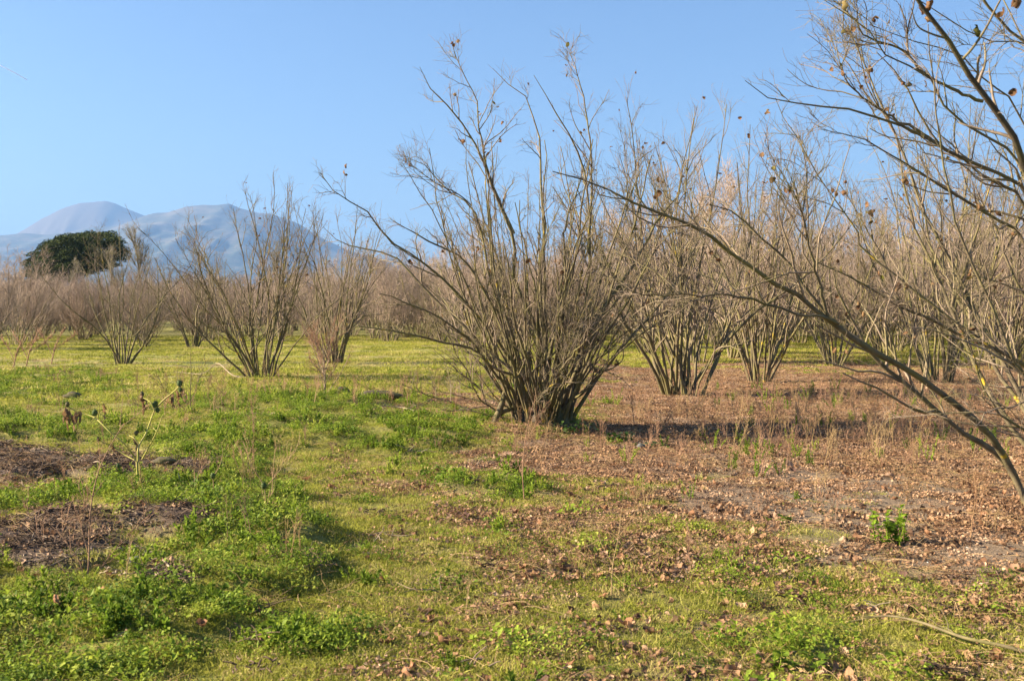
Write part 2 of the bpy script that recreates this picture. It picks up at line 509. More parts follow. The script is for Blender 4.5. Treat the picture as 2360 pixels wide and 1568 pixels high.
def spawn(P, per, t0, t1, ang0, ang1, rg, up=0.35):
    """choose places along the parents P (N,k,3); returns parent index, t, start, dir"""
    n, k, _ = P.shape
    par = np.repeat(np.arange(n), per)
    t = rg.uniform(t0, t1, len(par)) * (k - 1)
    i = np.minimum(t.astype(int), k - 2); f = (t - i)[:, None]
    S = P[par, i] * (1 - f) + P[par, i + 1] * f
    T = nrm(P[par, i + 1] - P[par, i])
    a = nrm(np.cross(T, rg.normal(0, 1, T.shape)))
    an = rg.uniform(ang0, ang1, len(par))[:, None]
    D = nrm(T * np.cos(an) + a * np.sin(an) + np.array([0, 0, up]))
    return par, t / (k - 1), S, D


def foliage_of(P, Rad, rg, nb=10, nt_=5, ns=2, blen=(0.7, 1.7), tlen=(0.2, 0.6), rmin=0.003, up=0.35, bt0=0.25):
    """side branches, twigs and twiglets on the stems P"""
    mb = MB()
    par, t, S, D = spawn(P, nb, bt0, 0.97, 0.35, 1.0, rg, up)
    k = P.shape[1]
    rb = np.array([np.interp(tt * (k - 1), np.arange(k), Rad[p]) for p, tt in zip(par, t)])
    L = rg.uniform(*blen, len(S)) * (1.15 - 0.85 * t)
    B = grow(S, D, L, 7, 0.15, 0.035, rg)
    r0 = np.minimum(rb * 0.65, 0.006 + L * 0.007)
    RB = r0[:, None] * np.linspace(1, 0.35, 8)[None, :] + rmin * 0.3
    mb.tube(B, RB, 4)
    B2 = np.concatenate([B, ])
    par2, t2, S2, D2 = spawn(B2, nt_, 0.15, 1.0, 0.4, 0.9, rg, up * 0.7)
    L2 = rg.uniform(*tlen, len(S2)) * (1.1 - 0.5 * t2)
    T = grow(S2, D2, L2, 4, 0.2, 0.02, rg)
    RT = rmin * np.linspace(1.15, 0.6, 5)[None, :] * np.ones((len(T), 1))
    mb.tube(T, RT, 3)
    # twigs straight off the upper stems, too
    par4, t4, S4, D4 = spawn(P, nb, 0.4, 1.0, 0.4, 1.0, rg, up * 0.5)
    T4 = grow(S4, D4, rg.uniform(*tlen, len(S4)) * (1.1 - .6 * t4), 4, 0.16, 0.02, rg)
    mb.tube(T4, rmin * np.linspace(1.2, 0.6, 5)[None, :] * np.ones((len(T4), 1)), 3)
    if ns:
        par3, t3, S3, D3 = spawn(T, ns, 0.2, 1.0, 0.5, 1.0, rg, 0.1)
        T3 = grow(S3, D3, rg.uniform(0.06, 0.2, len(S3)), 2, 0.2, 0.0, rg)
        mb.tube(T3, rmin * np.linspace(0.8, 0.5, 3)[None, :] * np.ones((len(T3), 1)), 3)
    return mb, B, T


def stems(n, rg, H=(4.2, 5.3), lean=(0.05, 0.75), spread=0.3, r=(0.02, 0.038), nseg=11, bias=None):
    az = rg.uniform(0, 2 * math.pi, n)
    le = rg.uniform(lean[0] ** 1.0, lean[1], n)
    S = np.stack([np.cos(az) * spread * rg.uniform(0.2, 1, n), np.sin(az) * spread * rg.uniform(0.2, 1, n), np.zeros(n)], -1)
    D = np.stack([np.cos(az) * np.sin(le), np.sin(az) * np.sin(le), np.cos(le)], -1)
    if bias is not None: D = D + np.array(bias)
    L = rg.uniform(*H, n) * (1.0 - 0.12 * (le > 0.6))
    P = grow(S, D, L, nseg, 0.075 * math.sqrt(11 / nseg), 0.012, rg)
    P[:, 0, 2] -= 0.08
    r0 = rg.uniform(*r, n)
    t = np.linspace(0, 1, nseg + 1)[None, :]
    Rr = r0[:, None] * (1 - 0.85 * t ** 0.9) + 0.002
    return P, Rr


def leaf_geo(rg, L=0.07, w=0.055, curl=1.2, rough=0.2):
    """a crumpled dry leaf with an uneven edge, 6 x 5 points"""
    rows, cols = 6, 5
    pr = np.array([0.15, 0.8, 1.05, 0.95, 0.6, 0.03]) * w / 2
    fold = rg.uniform(0.2, 2.2)                       # rolling across the leaf
    ph = rg.uniform(0, 6.28, 4)
    V = []
    for i in range(rows):
        t = i / (rows - 1); a = (t - 0.45) * curl
        cx = math.sin(a) * L / max(curl, .01); cz = (1 - math.cos(a)) * L / max(curl, .01)
        for j in range(cols):
            u = (j / (cols - 1) * 2 - 1)
            ww = pr[i] * (1 + (rg.normal(0, .14) if abs(u) == 1 else 0))
            b = u * fold
            y = math.sin(b) / fold * ww; z = (1 - math.cos(b)) / fold * ww
            z += 0.13 * w * math.sin(7 * t + ph[0]) * math.sin(4 * u + ph[1]) + 0.06 * w * math.sin(15 * t + ph[2] + 6 * u)
            V.append((cx + rg.normal(0, 0.02 * L), y, cz + z + rg.normal(0, 0.035 * w)))
    F = [(i * cols + j, i * cols + j + 1, (i + 1) * cols + j + 1, (i + 1) * cols + j) for i in range(rows - 1) for j in range(cols - 1)]
    return np.array(V), np.array(F)


LEAF = []
for k in range(8):
    V, F = leaf_geo(rng, rng.uniform(0.06, 0.09), rng.uniform(0.045, 0.07), rng.uniform(0.6, 2.6))
    LEAF.append((V, F))
hang_mesh = [mesh('leaf', V, F, M['tree_leaf']) for V, F in LEAF]


def add_leaves(root, pts, n, rg, sc=1.0):
    """single withered leaves still hanging on the twigs, each a part"""
    pts = np.asarray(pts)
    ci = rg.choice(len(pts), max(1, n // 2), replace=False)
    k = 0
    for c in ci:
        for _ in range(rg.integers(1, 4)):
            if k >= n: break
            o = link('leaf', hang_mesh[rg.integers(len(hang_mesh))], root)
            o.location = pts[c] + rg.normal(0, 0.035, 3)
            o.rotation_euler = rg.uniform(0, 6.28, 3)
            s = rg.uniform(0.7, 1.3) * sc
            o.scale = (s, s, s)
            k += 1


def leaf_mass(pts, n, rg, mat, sc=1.0):
    mb = MB()
    for c in rg.choice(len(pts), n):
        V, F = LEAF[rg.integers(len(LEAF))]
        q = Matrix.Rotation(rg.uniform(0, 6.28), 3, 'Z') @ Matrix.Rotation(rg.uniform(0, 6.28), 3, 'X')
        mb.add((V * sc * rg.uniform(0.6, 1.2)) @ np.array(q).T + pts[c] + rg.normal(0, 0.03, 3), F)
    return mb


# ------------------------------------------------------------------ orchard bush kinds
def make_kind(seed, n, far=False, **kw):
    rg = np.random.default_rng(seed)
    P, Rr = stems(n, rg, **kw)
    if far: nb, nt_, ns, rm = 18, 7, 1, 0.0048
    else: nb, nt_, ns, rm = 11, 5, 1, 0.0027
    mb, B, T = foliage_of(P, Rr, rg, nb, nt_, ns, blen=(0.8, 2.0), rmin=rm, up=0.4, bt0=0.18)
    k = {}
    Rr = Rr * 0.88
    k['P'], k['R'], k['T'] = P, Rr, T
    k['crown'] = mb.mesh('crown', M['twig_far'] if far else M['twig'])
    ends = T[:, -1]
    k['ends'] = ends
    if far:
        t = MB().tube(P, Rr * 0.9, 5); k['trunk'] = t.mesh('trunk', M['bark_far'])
    else:
        k['stems'] = []
        for i in range(n):
            k['stems'].append(MB().tube(P[i:i + 1], Rr[i:i + 1], 7).mesh('stem', M['bark']))
    k['leaves'] = leaf_mass(ends, 30 if far else 45, rg, M['tree_leaf']).mesh('dry_leaves', M['tree_leaf'], )
    return k


NEAR = [make_kind(11, 26, H=(4.3, 5.5), lean=(0.03, 0.85), spread=0.42),
        make_kind(12, 14, H=(4.2, 5.2), lean=(0.08, 0.7), spread=0.3, r=(0.026, 0.046)),
        make_kind(13, 18, H=(4.2, 5.3), lean=(0.03, 0.65), spread=0.3, r=(0.024, 0.045)),
        make_kind(14, 16, H=(4.0, 5.0), lean=(0.1, 0.8), spread=0.28)]
FARK = [make_kind(30 + i, n, True, H=(a, b_), lean=(0.03, le), spread=sp, r=(0.02, rr_), bias=(bx_, by_, 0)) for i, (n, a, b_, le, sp, rr_, bx_, by_) in enumerate((
    (16, 4.2, 5.3, .75, .34, .042, 0, 0), (24, 3.8, 5.0, .6, .4, .036, .1, 0), (11, 4.0, 5.6, .85, .3, .05, 0, -.12), (20, 3.4, 5.2, .5, .25, .036, -.08, 0), (18, 4.2, 5.0, .95, .45, .04, 0, .1), (14, 3.6, 5.7, .7, .3, .045, .15, -.1), (27, 3.6, 4.8, .8, .5, .032, -.12, 0)))]


def place_bush(px, py, kind, rz, sc, label, group=None, far=False, xy=None):
    x, y = xy if xy else gxy(px, py)
    r = empty('hazel_bush', (x, y, float(gh(x, y))), rz, label, 'bush', group)
    wd = 0.86 if (not far and px > 1450) else 1.0
    r.scale = (sc * wd, sc * wd, sc * random.uniform(0.97, 1.05))
    K = (FARK if far else NEAR)[kind]
    if far:
        tag(link('trunk', K['trunk'], r), kind='stuff')
    else:
        for s in K['stems']: link('stem', s, r)
    tag(link('crown', K['crown'], r), kind='stuff')
    tag(link('dry_leaves', K['leaves'], r), kind='stuff')
    return r


taken = [(0.36, 15.3), (4.4, 8.4)]
known = [
    (605, 872, 0, 0.4, 0.94, 'wide many-stemmed bare bush standing alone in the grass, left of the big central bush'),
    (283, 838, 1, 1.1, 0.86, 'small bare bush with a narrow V-shaped foot in the open grass at far left'),
    (772, 838, 2, 2.0, 0.95, 'bare bush just behind and right of the wide left bush, behind the pale sapling'),
    (1556, 908, 1, 3.0, 1.16, 'bare bush with mossy yellow-green foot in the brown leaves, right of the central bush'),
    (1594, 911, 3, 4.6, 1.08, 'slanting few-stemmed bush sharing its spot with the mossy-footed bush, leaning right'),
    (1750, 877, 2, 5.3, 1.13, 'bare bush on brown leaf litter, second to the right of the central bush'),
    (1922, 842, 1, 0.9, 1.2, 'bare bush on leaf litter seen just under the crossing near branches'),
    (2168, 880, 2, 1.7, 1.25, 'dense bare bush behind the long leaning branches at right'),
    (2310, 850, 0, 2.6, 1.25, 'broad bare bush close to the right edge behind the leaning branches'),
    (1490, 815, 3, 3.3, 1.15, 'bare bush seen between the central bush and the mossy-footed bush, further back'),
    (1655, 802, 0, 3.9, 1.15, 'bare bush on green grass between the two litter-footed bushes, further back'),
    (1020, 792, 3, 4.4, 0.92, 'bare bush behind the left wing of the central bush'),
    (2035, 822, 3, 5.0, 1.2, 'bare bush behind the crossing branches at the edge of the brown leaves'),
    (1800, 795, 2, 5.9, 1.2, 'bare bush on green grass behind the second litter-footed bush'),
    (445, 800, 2, 0.2, 0.9, 'bare bush on the grass between the small V-footed bush and the wide bush'),
    (330, 800, 3, 2.3, 0.78, 'low bare bush just right of and behind the small V-footed bush'),
]
for px, py, k, rz, sc, lb in known:
    place_bush(px, py, k, rz, sc, lb, 'hazel bushes of the orchard')
    taken.append(gxy(px, py))

cands = []
ca, sa = math.cos(R(-24)), math.sin(R(-24))
for i in range(-40, 60):
    for j in range(-40, 60):
        u = i * 4.4; v = j * 4.7 + 1.3
        x = u * ca - v * sa + random.uniform(-.5, .5); y = u * sa + v * ca + random.uniform(-.5, .5)
        if y < 20 or y > 104: continue
        if abs(x) > 0.47 * y + 4.5: continue
        px = 1179.5 + FPX * x / y
        lim = 58 if px < 230 else (50 if px < 480 else (60 if px < 900 else 48 if px < 1500 else 40))
        if px < 120: lim = 46
        if px > 1500: lim = 31
        if px > 1850: lim = 29
        if y < lim: continue
        if min((x - a) ** 2 + (y - b) ** 2 for a, b in taken) < 10: continue
        cands.append((y, x))
cands.sort()
cands = cands[:284]
for y, x in cands:
    px = 1179.5 + FPX * x / y
    marks = [(60, 'at the far left edge'), (300, 'below the dark pine'), (500, 'behind the small V-footed bush'), (720, 'behind the wide left bush'),
             (900, 'behind the pale sapling'), (1100, 'behind the left wing of the central bush'), (1320, 'straight behind the central bush'),
             (1500, 'behind the right wing of the central bush'), (1680, 'behind the mossy-footed bush'), (1850, 'behind the second litter-footed bush'),
             (2100, 'behind the crossing near limbs'), (9999, 'by the right edge')]
    mk = next(t_ for lim_, t_ in marks if px < lim_)
    zz = 'bare hazel bush ' + mk + (', nearer rows' if y < 55 else ', middle rows' if y < 78 else ', farthest rows')
    sc = random.uniform(0.86, 1.06)
    if px < 650: sc *= 0.88
    if px > 1500: sc *= 1.24
    elif px > 850: sc *= 1.08
    place_bush(0, 0, random.randrange(len(FARK)), random.uniform(0, 6.28), sc, zz, zz.replace('bush ', 'bushes ', 1), True, (x, y))
print('far bushes', len(cands))

# ------------------------------------------------------------------ scattering with geometry nodes (uncountable cover only)
def scatter(name, pts, rot, scl, idx, sources, label):
    col = bpy.data.collections.new(name + '_source')
    for i, me in enumerate(sources):
        link('%s_piece_%02d' % (name, i), me, col=col)
    me = bpy.data.meshes.new(name)
    me.vertices.add(len(pts)); me.vertices.foreach_set('co', np.asarray(pts, np.float32).ravel())
    a = me.attributes.new('rot', 'FLOAT_VECTOR', 'POINT'); a.data.foreach_set('vector', np.asarray(rot, np.float32).ravel())
    a = me.attributes.new('scl', 'FLOAT', 'POINT'); a.data.foreach_set('value', np.asarray(scl, np.float32))
    a = me.attributes.new('idx', 'INT', 'POINT'); a.data.foreach_set('value', np.asarray(idx, np.int32))
    o = link(name, me)
    ng = bpy.data.node_groups.new(name, 'GeometryNodeTree')
    ng.interface.new_socket('Geometry', in_out='INPUT', socket_type='NodeSocketGeometry')
    ng.interface.new_socket('Geometry', in_out='OUTPUT', socket_type='NodeSocketGeometry')
    gi = ng.nodes.new('NodeGroupInput'); go = ng.nodes.new('NodeGroupOutput')
    ip = ng.nodes.new('GeometryNodeInstanceOnPoints')
    ci = ng.nodes.new('GeometryNodeCollectionInfo')
    ci.inputs['Collection'].default_value = col
    ci.inputs['Separate Children'].default_value = True
    ci.inputs['Reset Children'].default_value = True
    def na(n, t):
        x = ng.nodes.new('GeometryNodeInputNamedAttribute'); x.data_type = t; x.inputs[0].default_value = n
        return x.outputs[0]
    e2r = ng.nodes.new('FunctionNodeEulerToRotation')
    ng.links.new(na('rot', 'FLOAT_VECTOR'), e2r.inputs[0])
    ng.links.new(gi.outputs[0], ip.inputs['Points']); ng.links.new(ci.outputs[0], ip.inputs['Instance'])
    ip.inputs['Pick Instance'].default_value = True
    ng.links.new(na('idx', 'INT'), ip.inputs['Instance Index'])
    ng.links.new(e2r.outputs[0], ip.inputs['Rotation'])
    ng.links.new(na('scl', 'FLOAT'), ip.inputs['Scale'])
    ng.links.new(ip.outputs[0], go.inputs[0])
    md = o.modifiers.new('scatter', 'NODES'); md.node_group = ng
    tag(o, label, kind='stuff')
    return o


def wedge(n, y0, y1, p=1.0, margin=1.6):
    """places in view, denser near the camera: density per area falls like Y**-p"""
    q = 2 - p
    u = rng.random(n)
    y = (y0 ** q + u * (y1 ** q - y0 ** q)) ** (1 / q) if abs(q) > 1e-6 else y0 * (y1 / y0) ** u
    x = rng.uniform(-1, 1, n) * (0.47 * y + margin)
    return x, y


# far mass of the orchard
x, y = wedge(2600, 103, 420, 0.9, 12)
far_src = []
for K in FARK[:4]:
    me = K['crown'].copy()
    far_src.append(me)
n = len(x)
scatter('far_orchard', np.stack([x, y, np.zeros(n)], -1), np.stack([np.zeros(n), np.zeros(n), rng.uniform(0, 6.28, n)], -1),
        rng.uniform(0.8, 1.05, n), rng.integers(0, 4, n), far_src, 'far-off hazel rows merging into one grey-brown mass')


# ---- cover pieces
def blades(seed, n, rad, h, w, mat, lean=0.5):
    rg = np.random.default_rng(seed); mb = MB()
    a = rg.uniform(0, 6.28, n); r = rad * np.sqrt(rg.random(n))
    base = np.stack([np.cos(a) * r, np.sin(a) * r, np.zeros(n) - 0.01], -1)
    d = nrm(np.stack([rg.normal(0, lean, n), rg.normal(0, lean, n), np.ones(n)], -1))
    hh = h * rg.uniform(0.45, 1.1, n)
    bend = np.stack([rg.normal(0, 0.35, n), rg.normal(0, 0.35, n), -0.15 * np.ones(n)], -1)
    p1 = base + d * (hh * 0.55)[:, None]
    p2 = base + (d + bend * 0.5) * hh[:, None]
    s = nrm(np.cross(d, rg.normal(0, 1, (n, 3)))) * (w / 2)
    V = np.stack([base - s, base + s, p1 - s * 0.8, p1 + s * 0.8, p2], 1).reshape(-1, 3)
    i = np.arange(n)[:, None] * 5
    return mesh('blades', V, [i + np.array([[0, 1, 3, 2]]), i + np.array([[2, 3, 4]])], mat)


def leafy(seed, n, rad, h, L, mat, dome=True, stalk=True):
    rg = np.random.default_rng(seed)
    a = rg.uniform(0, 6.28, n); r = rad * np.sqrt(rg.random(n))
    top = h * (1 - 0.7 * (r / rad) ** 2) if dome else h
    z = top * rg.uniform(0.25, 1, n)
    c = np.stack([np.cos(a) * r, np.sin(a) * r, z], -1)
    l = L * rg.uniform(0.6, 1.3, n)
    d = nrm(np.stack([rg.normal(0, 1, n), rg.normal(0, 1, n), rg.normal(0.1, 0.45, n)], -1))
    s = nrm(np.cross(d, np.stack([rg.normal(0, .5, n), rg.normal(0, .5, n), np.ones(n)], -1)))
    nn = np.cross(s, d)
    p0 = c - d * (l / 2)[:, None]; p2 = c + d * (l / 2)[:, None] - nn * 0
    m1 = c + s * (l * 0.34)[:, None] + np.abs(nn) * (l * 0.12)[:, None]; m2 = c - s * (l * 0.34)[:, None] + np.abs(nn) * (l * 0.12)[:, None]
    V = np.stack([p0, m1, p2, m2], 1).reshape(-1, 3)
    i = np.arange(n)[:, None] * 4
    return mesh('leafy', V, [i + np.array([[0, 1, 2]]), i + np.array([[0, 2, 3]])], mat, smooth=False)


def surf(x, y): return np.stack([x, y, gh(x, y)], -1)
def rot_flat(n, tilt=0.25): return np.stack([rng.normal(0, tilt, n), rng.normal(0, tilt, n), rng.uniform(0, 6.28, n)], -1)


# grass
gsrc = [blades(1, 70, 0.10, 0.05, 0.004, M['grass'], 0.7), blades(2, 60, 0.11, 0.065, 0.004, M['grass'], 0.6), blades(3, 50, 0.09, 0.04, 0.0045, M['grass'], 0.9),
        leafy(4, 60, 0.09, 0.025, 0.012, M['grass'])]
x, y = wedge(44000, 4.0, 20, 1.1)
g, l, mu, lu = cover(x, y)
keep = rng.random(len(x)) < g * (1 - 0.45 * l) * (1 - 0.45 * lu) * (0.35 + 1.0 * fbm(x, y, 0.8))
x, y = x[keep], y[keep]; n = len(x)
scatter('grass', surf(x, y), rot_flat(n, 0.1), rng.uniform(0.6, 1.25, n), rng.integers(0, 4, n), gsrc, 'short yellow-green grass on the near ground')
gsrc2 = [blades(5, 90, 0.25, 0.055, 0.010, M['grass'], 0.8), blades(6, 90, 0.28, 0.075, 0.012, M['grass'], 0.7)]
x, y = wedge(26000, 19, 75, 0.9)
g, l, mu, lu = cover(x, y)
keep = rng.random(len(x)) < g * 0.95 * (0.25 + fbm(x, y, 2.5)) * (1 - 0.75 * sstep(0.46, 0.6, fbm(x * 0.35 + 8, y * 1.3, 3.2)))
x, y = x[keep], y[keep]; n = len(x)
scatter('field_grass', surf(x, y), rot_flat(n, 0.05), rng.uniform(0.7, 1.3, n) * (1 + y / 120), rng.integers(0, 2, n), gsrc2, 'mown green grass between the orchard rows')

def feathery(seed, h):
    rg = np.random.default_rng(seed); n = 5
    S = np.stack([rg.normal(0, 0.04, n), rg.normal(0, 0.04, n), np.full(n, -0.02)], -1)
    D = np.stack([rg.normal(0, 0.25, n), rg.normal(0, 0.25, n), np.ones(n)], -1)
    P = grow(S, D, h * rg.uniform(0.5, 1, n), 7, 0.06, 0.03, rg)
    mb = MB().tube(P, np.full((n, 8), 0.003), 3)
    _, t, S2, D2 = spawn(P, 26, 0.1, 1, 0.6, 1.2, rg, 0.2)
    l = 0.03; nn = len(S2); s = nrm(np.cross(D2, rg.normal(0, 1, D2.shape))) * 0.006
    V = np.stack([S2, S2 + D2 * l * .5 + s, S2 + D2 * l, S2 + D2 * l * .5 - s], 1).reshape(-1, 3)
    mb.add(V, np.arange(nn)[:, None] * 4 + np.array([[0, 1, 2, 3]]))
    return mb.mesh('feathery', M['weed'])

# lush weeds
wsrc = [leafy(10, 200, 0.13, 0.10, 0.016, M['weed']), leafy(11, 170, 0.12, 0.07, 0.014, M['weed']), leafy(12, 140, 0.14, 0.13, 0.020, M['weed']),
        leafy(13, 60, 0.13, 0.10, 0.034, M['weed']), leafy(14, 90, 0.12, 0.09, 0.018, M['weed_olive']), feathery(53, 0.16)]
x, y = wedge(30000, 4.0, 30, 0.95)
g, l, mu, lu = cover(x, y)
keep = rng.random(len(x)) < np.clip(lu * (0.22 + 1.2 * sstep(0.3, 0.58, fbm(x, y, 0.32))) + 0.13 * g * sstep(.35, .6, fbm(x - 5, y, 0.5)), 0, 1) * (1 - mu * 0.65)
x, y = x[keep], y[keep]; n = len(x)
scatter('green_weeds', surf(x, y), rot_flat(n, 0.12), rng.uniform(0.4, 1.3, n), rng.integers(0, 6, n), wsrc, 'low leafy green weeds spreading over the left foreground')

# leaf litter
lsrc = [mesh('litter_leaf', V * s, F, M['dry_leaf']) for (V, F), s in zip(LEAF, (1, .9, .8, .6, .5, .45, .7, .4))]
x, y = wedge(170000, 4.0, 42, 1.05)
g, l, mu, lu = cover(x, y)
keep = rng.random(len(x)) < np.clip((l + 0.22 * (1 - g)) * (0.12 + 1.4 * sstep(0.3, 0.75, fbm(x, y, 0.35))) + 0.03 * sstep(.4, .7, fbm(x + 2, y, 0.8)), 0, 1)
x, y = x[keep], y[keep]; n = len(x)
P = surf(x, y); P[:, 2] += rng.uniform(-0.01, 0.02, n)
print('litter', n)
scatter('leaf_litter', P, np.stack([rng.normal(0, 0.6, n), rng.normal(0, 0.6, n), rng.uniform(0, 6.28, n)], -1), rng.uniform(0.4, 1.15, n) * np.where(y < 9, 1, .8), rng.integers(0, 8, n), lsrc,
        'brown fallen leaves and leaf crumbs strewn over the soil')


frs = [leafy(60 + i, 70, 0.16, 0.016, L_, M['dry_leaf']) for i, L_ in enumerate((0.022, 0.03, 0.018, 0.026))]
x, y = wedge(34000, 4.0, 46, 0.9)
g, l, mu, lu = cover(x, y)
keep = rng.random(len(x)) < np.clip((l * 1.1 + 0.15 * (1 - g)) * (0.35 + 1.0 * sstep(0.3, 0.65, fbm(x, y, 0.5))) + 0.02, 0, 1) * (1 - lu)
x, y = x[keep], y[keep]; n = len(x); print('fragments', n)
P = surf(x, y); P[:, 2] += 0.004
scatter('leaf_fragments', P, rot_flat(n, 0.08), rng.uniform(0.6, 1.3, n), rng.integers(0, 4, n), frs, 'matted crumbled leaf fragments covering the orchard soil')

# straw, dead stalks lying about
def straws(seed, n, rad, L, w, mat, rise=0.02):
    rg = np.random.default_rng(seed)
    S = np.stack([rg.uniform(-rad, rad, n), rg.uniform(-rad, rad, n), rg.uniform(0.0, rise, n)], -1)
    a = rg.uniform(0, 6.28, n)
    D = np.stack([np.cos(a), np.sin(a), rg.uniform(-0.1, 0.5, n)], -1)
    P = grow(S, D, L * rg.uniform(0.4, 1.2, n), 4, 0.22, -0.08, rg)
    return MB().tube(P, np.full((n, 5), w / 2) * np.linspace(1, .6, 5), 3).mesh('straws', mat)
ssrc = [straws(20, 9, 0.1, 0.16, 0.0035, M['straw'], 0.03), straws(21, 6, 0.1, 0.25, 0.003, M['straw'], 0.05), straws(22, 10, 0.08, 0.08, 0.004, M['straw'], 0.02)]
x, y = wedge(13000, 4.0, 32, 1.0)
g, l, mu, lu = cover(x, y)
keep = rng.random(len(x)) < np.clip((0.14 + 0.6 * l + 0.3 * (1 - g) + 0.3 * mu) * sstep(0.25, 0.7, fbm(x, y, 0.9)) * 1.6, 0, 1) * (1 - 0.85 * lu)
x, y = x[keep], y[keep]; n = len(x)
scatter('straw', surf(x, y), rot_flat(n, 0.1), rng.uniform(0.7, 1.3, n), rng.integers(0, 3, n), ssrc, 'dry straw and dead grass stalks lying on the ground')

csrc = [straws(25, 14, 0.09, 0.10, 0.008, M['chip'], 0.03), straws(26, 8, 0.09, 0.2, 0.006, M['chip'], 0.03), straws(27, 20, 0.08, 0.05, 0.011, M['chip'], 0.03)]
x, y = wedge(9000, 4.0, 16, 1.0)
g, l, mu, lu = cover(x, y)
keep = rng.random(len(x)) < np.clip(mu * 1.0 + 0.02, 0, 1)
x, y = x[keep], y[keep]; n = len(x)
scatter('wood_mulch', surf(x, y), rot_flat(n, 0.1), rng.uniform(0.7, 1.3, n), rng.integers(0, 3, n), csrc, 'dark heap of chipped twigs and bark between the green weeds')


# upright dead weeds
def dead_weed(seed, h, mat, nb=6, n=1, r=0.0025):
    rg = np.random.default_rng(seed)
    S = np.stack([rg.normal(0, 0.03, n), rg.normal(0, 0.03, n), np.full(n, -0.02)], -1)
    D = np.stack([rg.normal(0, 0.15, n), rg.normal(0, 0.15, n), np.ones(n)], -1)
    P = grow(S, D, h * rg.uniform(0.6, 1, n), 7, 0.07, 0.03, rg)
    mb = MB().tube(P, np.full((n, 8), r) * np.linspace(1.3, .5, 8), 4)
    _, t, S2, D2 = spawn(P, nb, 0.3, 1, 0.4, 0.8, rg, 0.3)
    B = grow(S2, D2, h * rg.uniform(0.12, 0.4, len(S2)), 4, 0.1, 0.03, rg)
    mb.tube(B, np.full((len(B), 5), r * 0.6) * np.linspace(1, .6, 5), 3)
    _, t, S3, D3 = spawn(B, 3, 0.3, 1, 0.4, 0.8, rg, 0.2)
    C = grow(S3, D3, h * rg.uniform(0.04, 0.14, len(S3)), 3, 0.1, 0.03, rg)
    mb.tube(C, np.full((len(C), 4), r * 0.45), 3)
    return mb, P, B, C
dsrc = [dead_weed(40 + i, h, m, nb, n)[0].mesh('dead_weed_piece', m) for i, (h, m, nb, n) in enumerate([(0.5, M['straw'], 6, 2), (0.35, M['red_stalk'], 7, 3), (0.6, M['straw'], 5, 1), (0.3, M['straw'], 5, 4), (0.45, M['red_stalk'], 8, 2)])]
x, y = wedge(3800, 5.5, 27, 0.6)
px = 1179.5 + FPX * x / y; py = 720 + FPX * EYE / y
w = np.maximum.reduce([blob(px, py, 1950, 1000, 560, 110), 0.8 * blob(px, py, 1190, 980, 90, 40), 0.55 * blob(px, py, 600, 930, 320, 60), 0.35 * blob(px, py, 1050, 940, 250, 60), 0.25 * blob(px, py, 560, 1130, 300, 90), 0.5 * blob(px, py, 110, 850, 150, 40), 0.07 + 0 * px])
keep = rng.random(len(x)) < w * 0.75
x, y = x[keep], y[keep]; n = len(x)
scatter('dead_weeds', surf(x, y), rot_flat(n, 0.12), rng.uniform(0.5, 1.15, n), rng.integers(0, 5, n), dsrc, 'thin dead weed stalks standing among the leaves')


fsrc = [feathery(50, 0.3), feathery(51, 0.4), feathery(52, 0.22)]
x, y = wedge(1500, 6, 24, 0.5)
px = 1179.5 + FPX * x / y; py = 720 + FPX * EYE / y
w = np.maximum.reduce([0.5 * blob(px, py, 2000, 1040, 500, 70), 0.3 * blob(px, py, 1900, 930, 400, 40), 0.6 * blob(px, py, 640, 940, 180, 30), 0.03 + 0 * px])
keep = rng.random(len(x)) < w * 0.7
x, y = x[keep], y[keep]; n = len(x)
scatter('upright_green_weeds', surf(x, y), rot_flat(n, 0.1), rng.uniform(0.5, 1.1, n), rng.integers(0, 3, n), fsrc, 'upright feathery green weeds scattered in the leaf litter')
# pebbles
pv = np.array([(0, 0, 1), (1, 0, 0), (0, 1, 0), (-1, 0, 0), (0, -1, 0), (0, 0, -1)], float) * 0.012
pf = np.array([(0, 1, 2), (0, 2, 3), (0, 3, 4), (0, 4, 1), (5, 2, 1), (5, 3, 2), (5, 4, 3), (5, 1, 4)])
msoil = leaf_mat('clod', [(0, (0.1, 0.075, 0.055)), (0.7, (0.24, 0.18, 0.13)), (0.97, (0.3, 0.25, 0.2)), (1, (0.6, 0.58, 0.54))], 0.0, 0.9)
psrc = [mesh('clod', pv * (1, 1, .6) + rng.normal(0, .003, (6, 3)), pf, msoil, False) for _ in range(3)]
x, y = wedge(42000, 4, 20, 1.0)
g, l, mu, lu = cover(x, y)
keep = rng.random(len(x)) < (1 - g) * (1 - lu) * 0.9 + 0.02
x, y = x[keep], y[keep]; n = len(x)
scatter('soil_crumbs', surf(x, y), rot_flat(n, 0.5), rng.uniform(0.3, 1.3, n), rng.integers(0, 3, n), psrc, 'crumbs of bare brown soil and tiny stones')

# ------------------------------------------------------------------ the big central bush
def c3(x, y): return ((800 + x / 2.613) * 0.983, (500 + y / 2.613) * 0.983)
def c2(x, y): return ((700 + x / 2.613) * 0.983, (50 + y / 2.613) * 0.983)
def c4(x, y): return ((1500 + x / 2.613) * 0.983, (0 + y / 2.613) * 0.983)
def c5(x, y): return ((1500 + x / 2.24) * 0.983, (500 + y / 2.24) * 0.983)


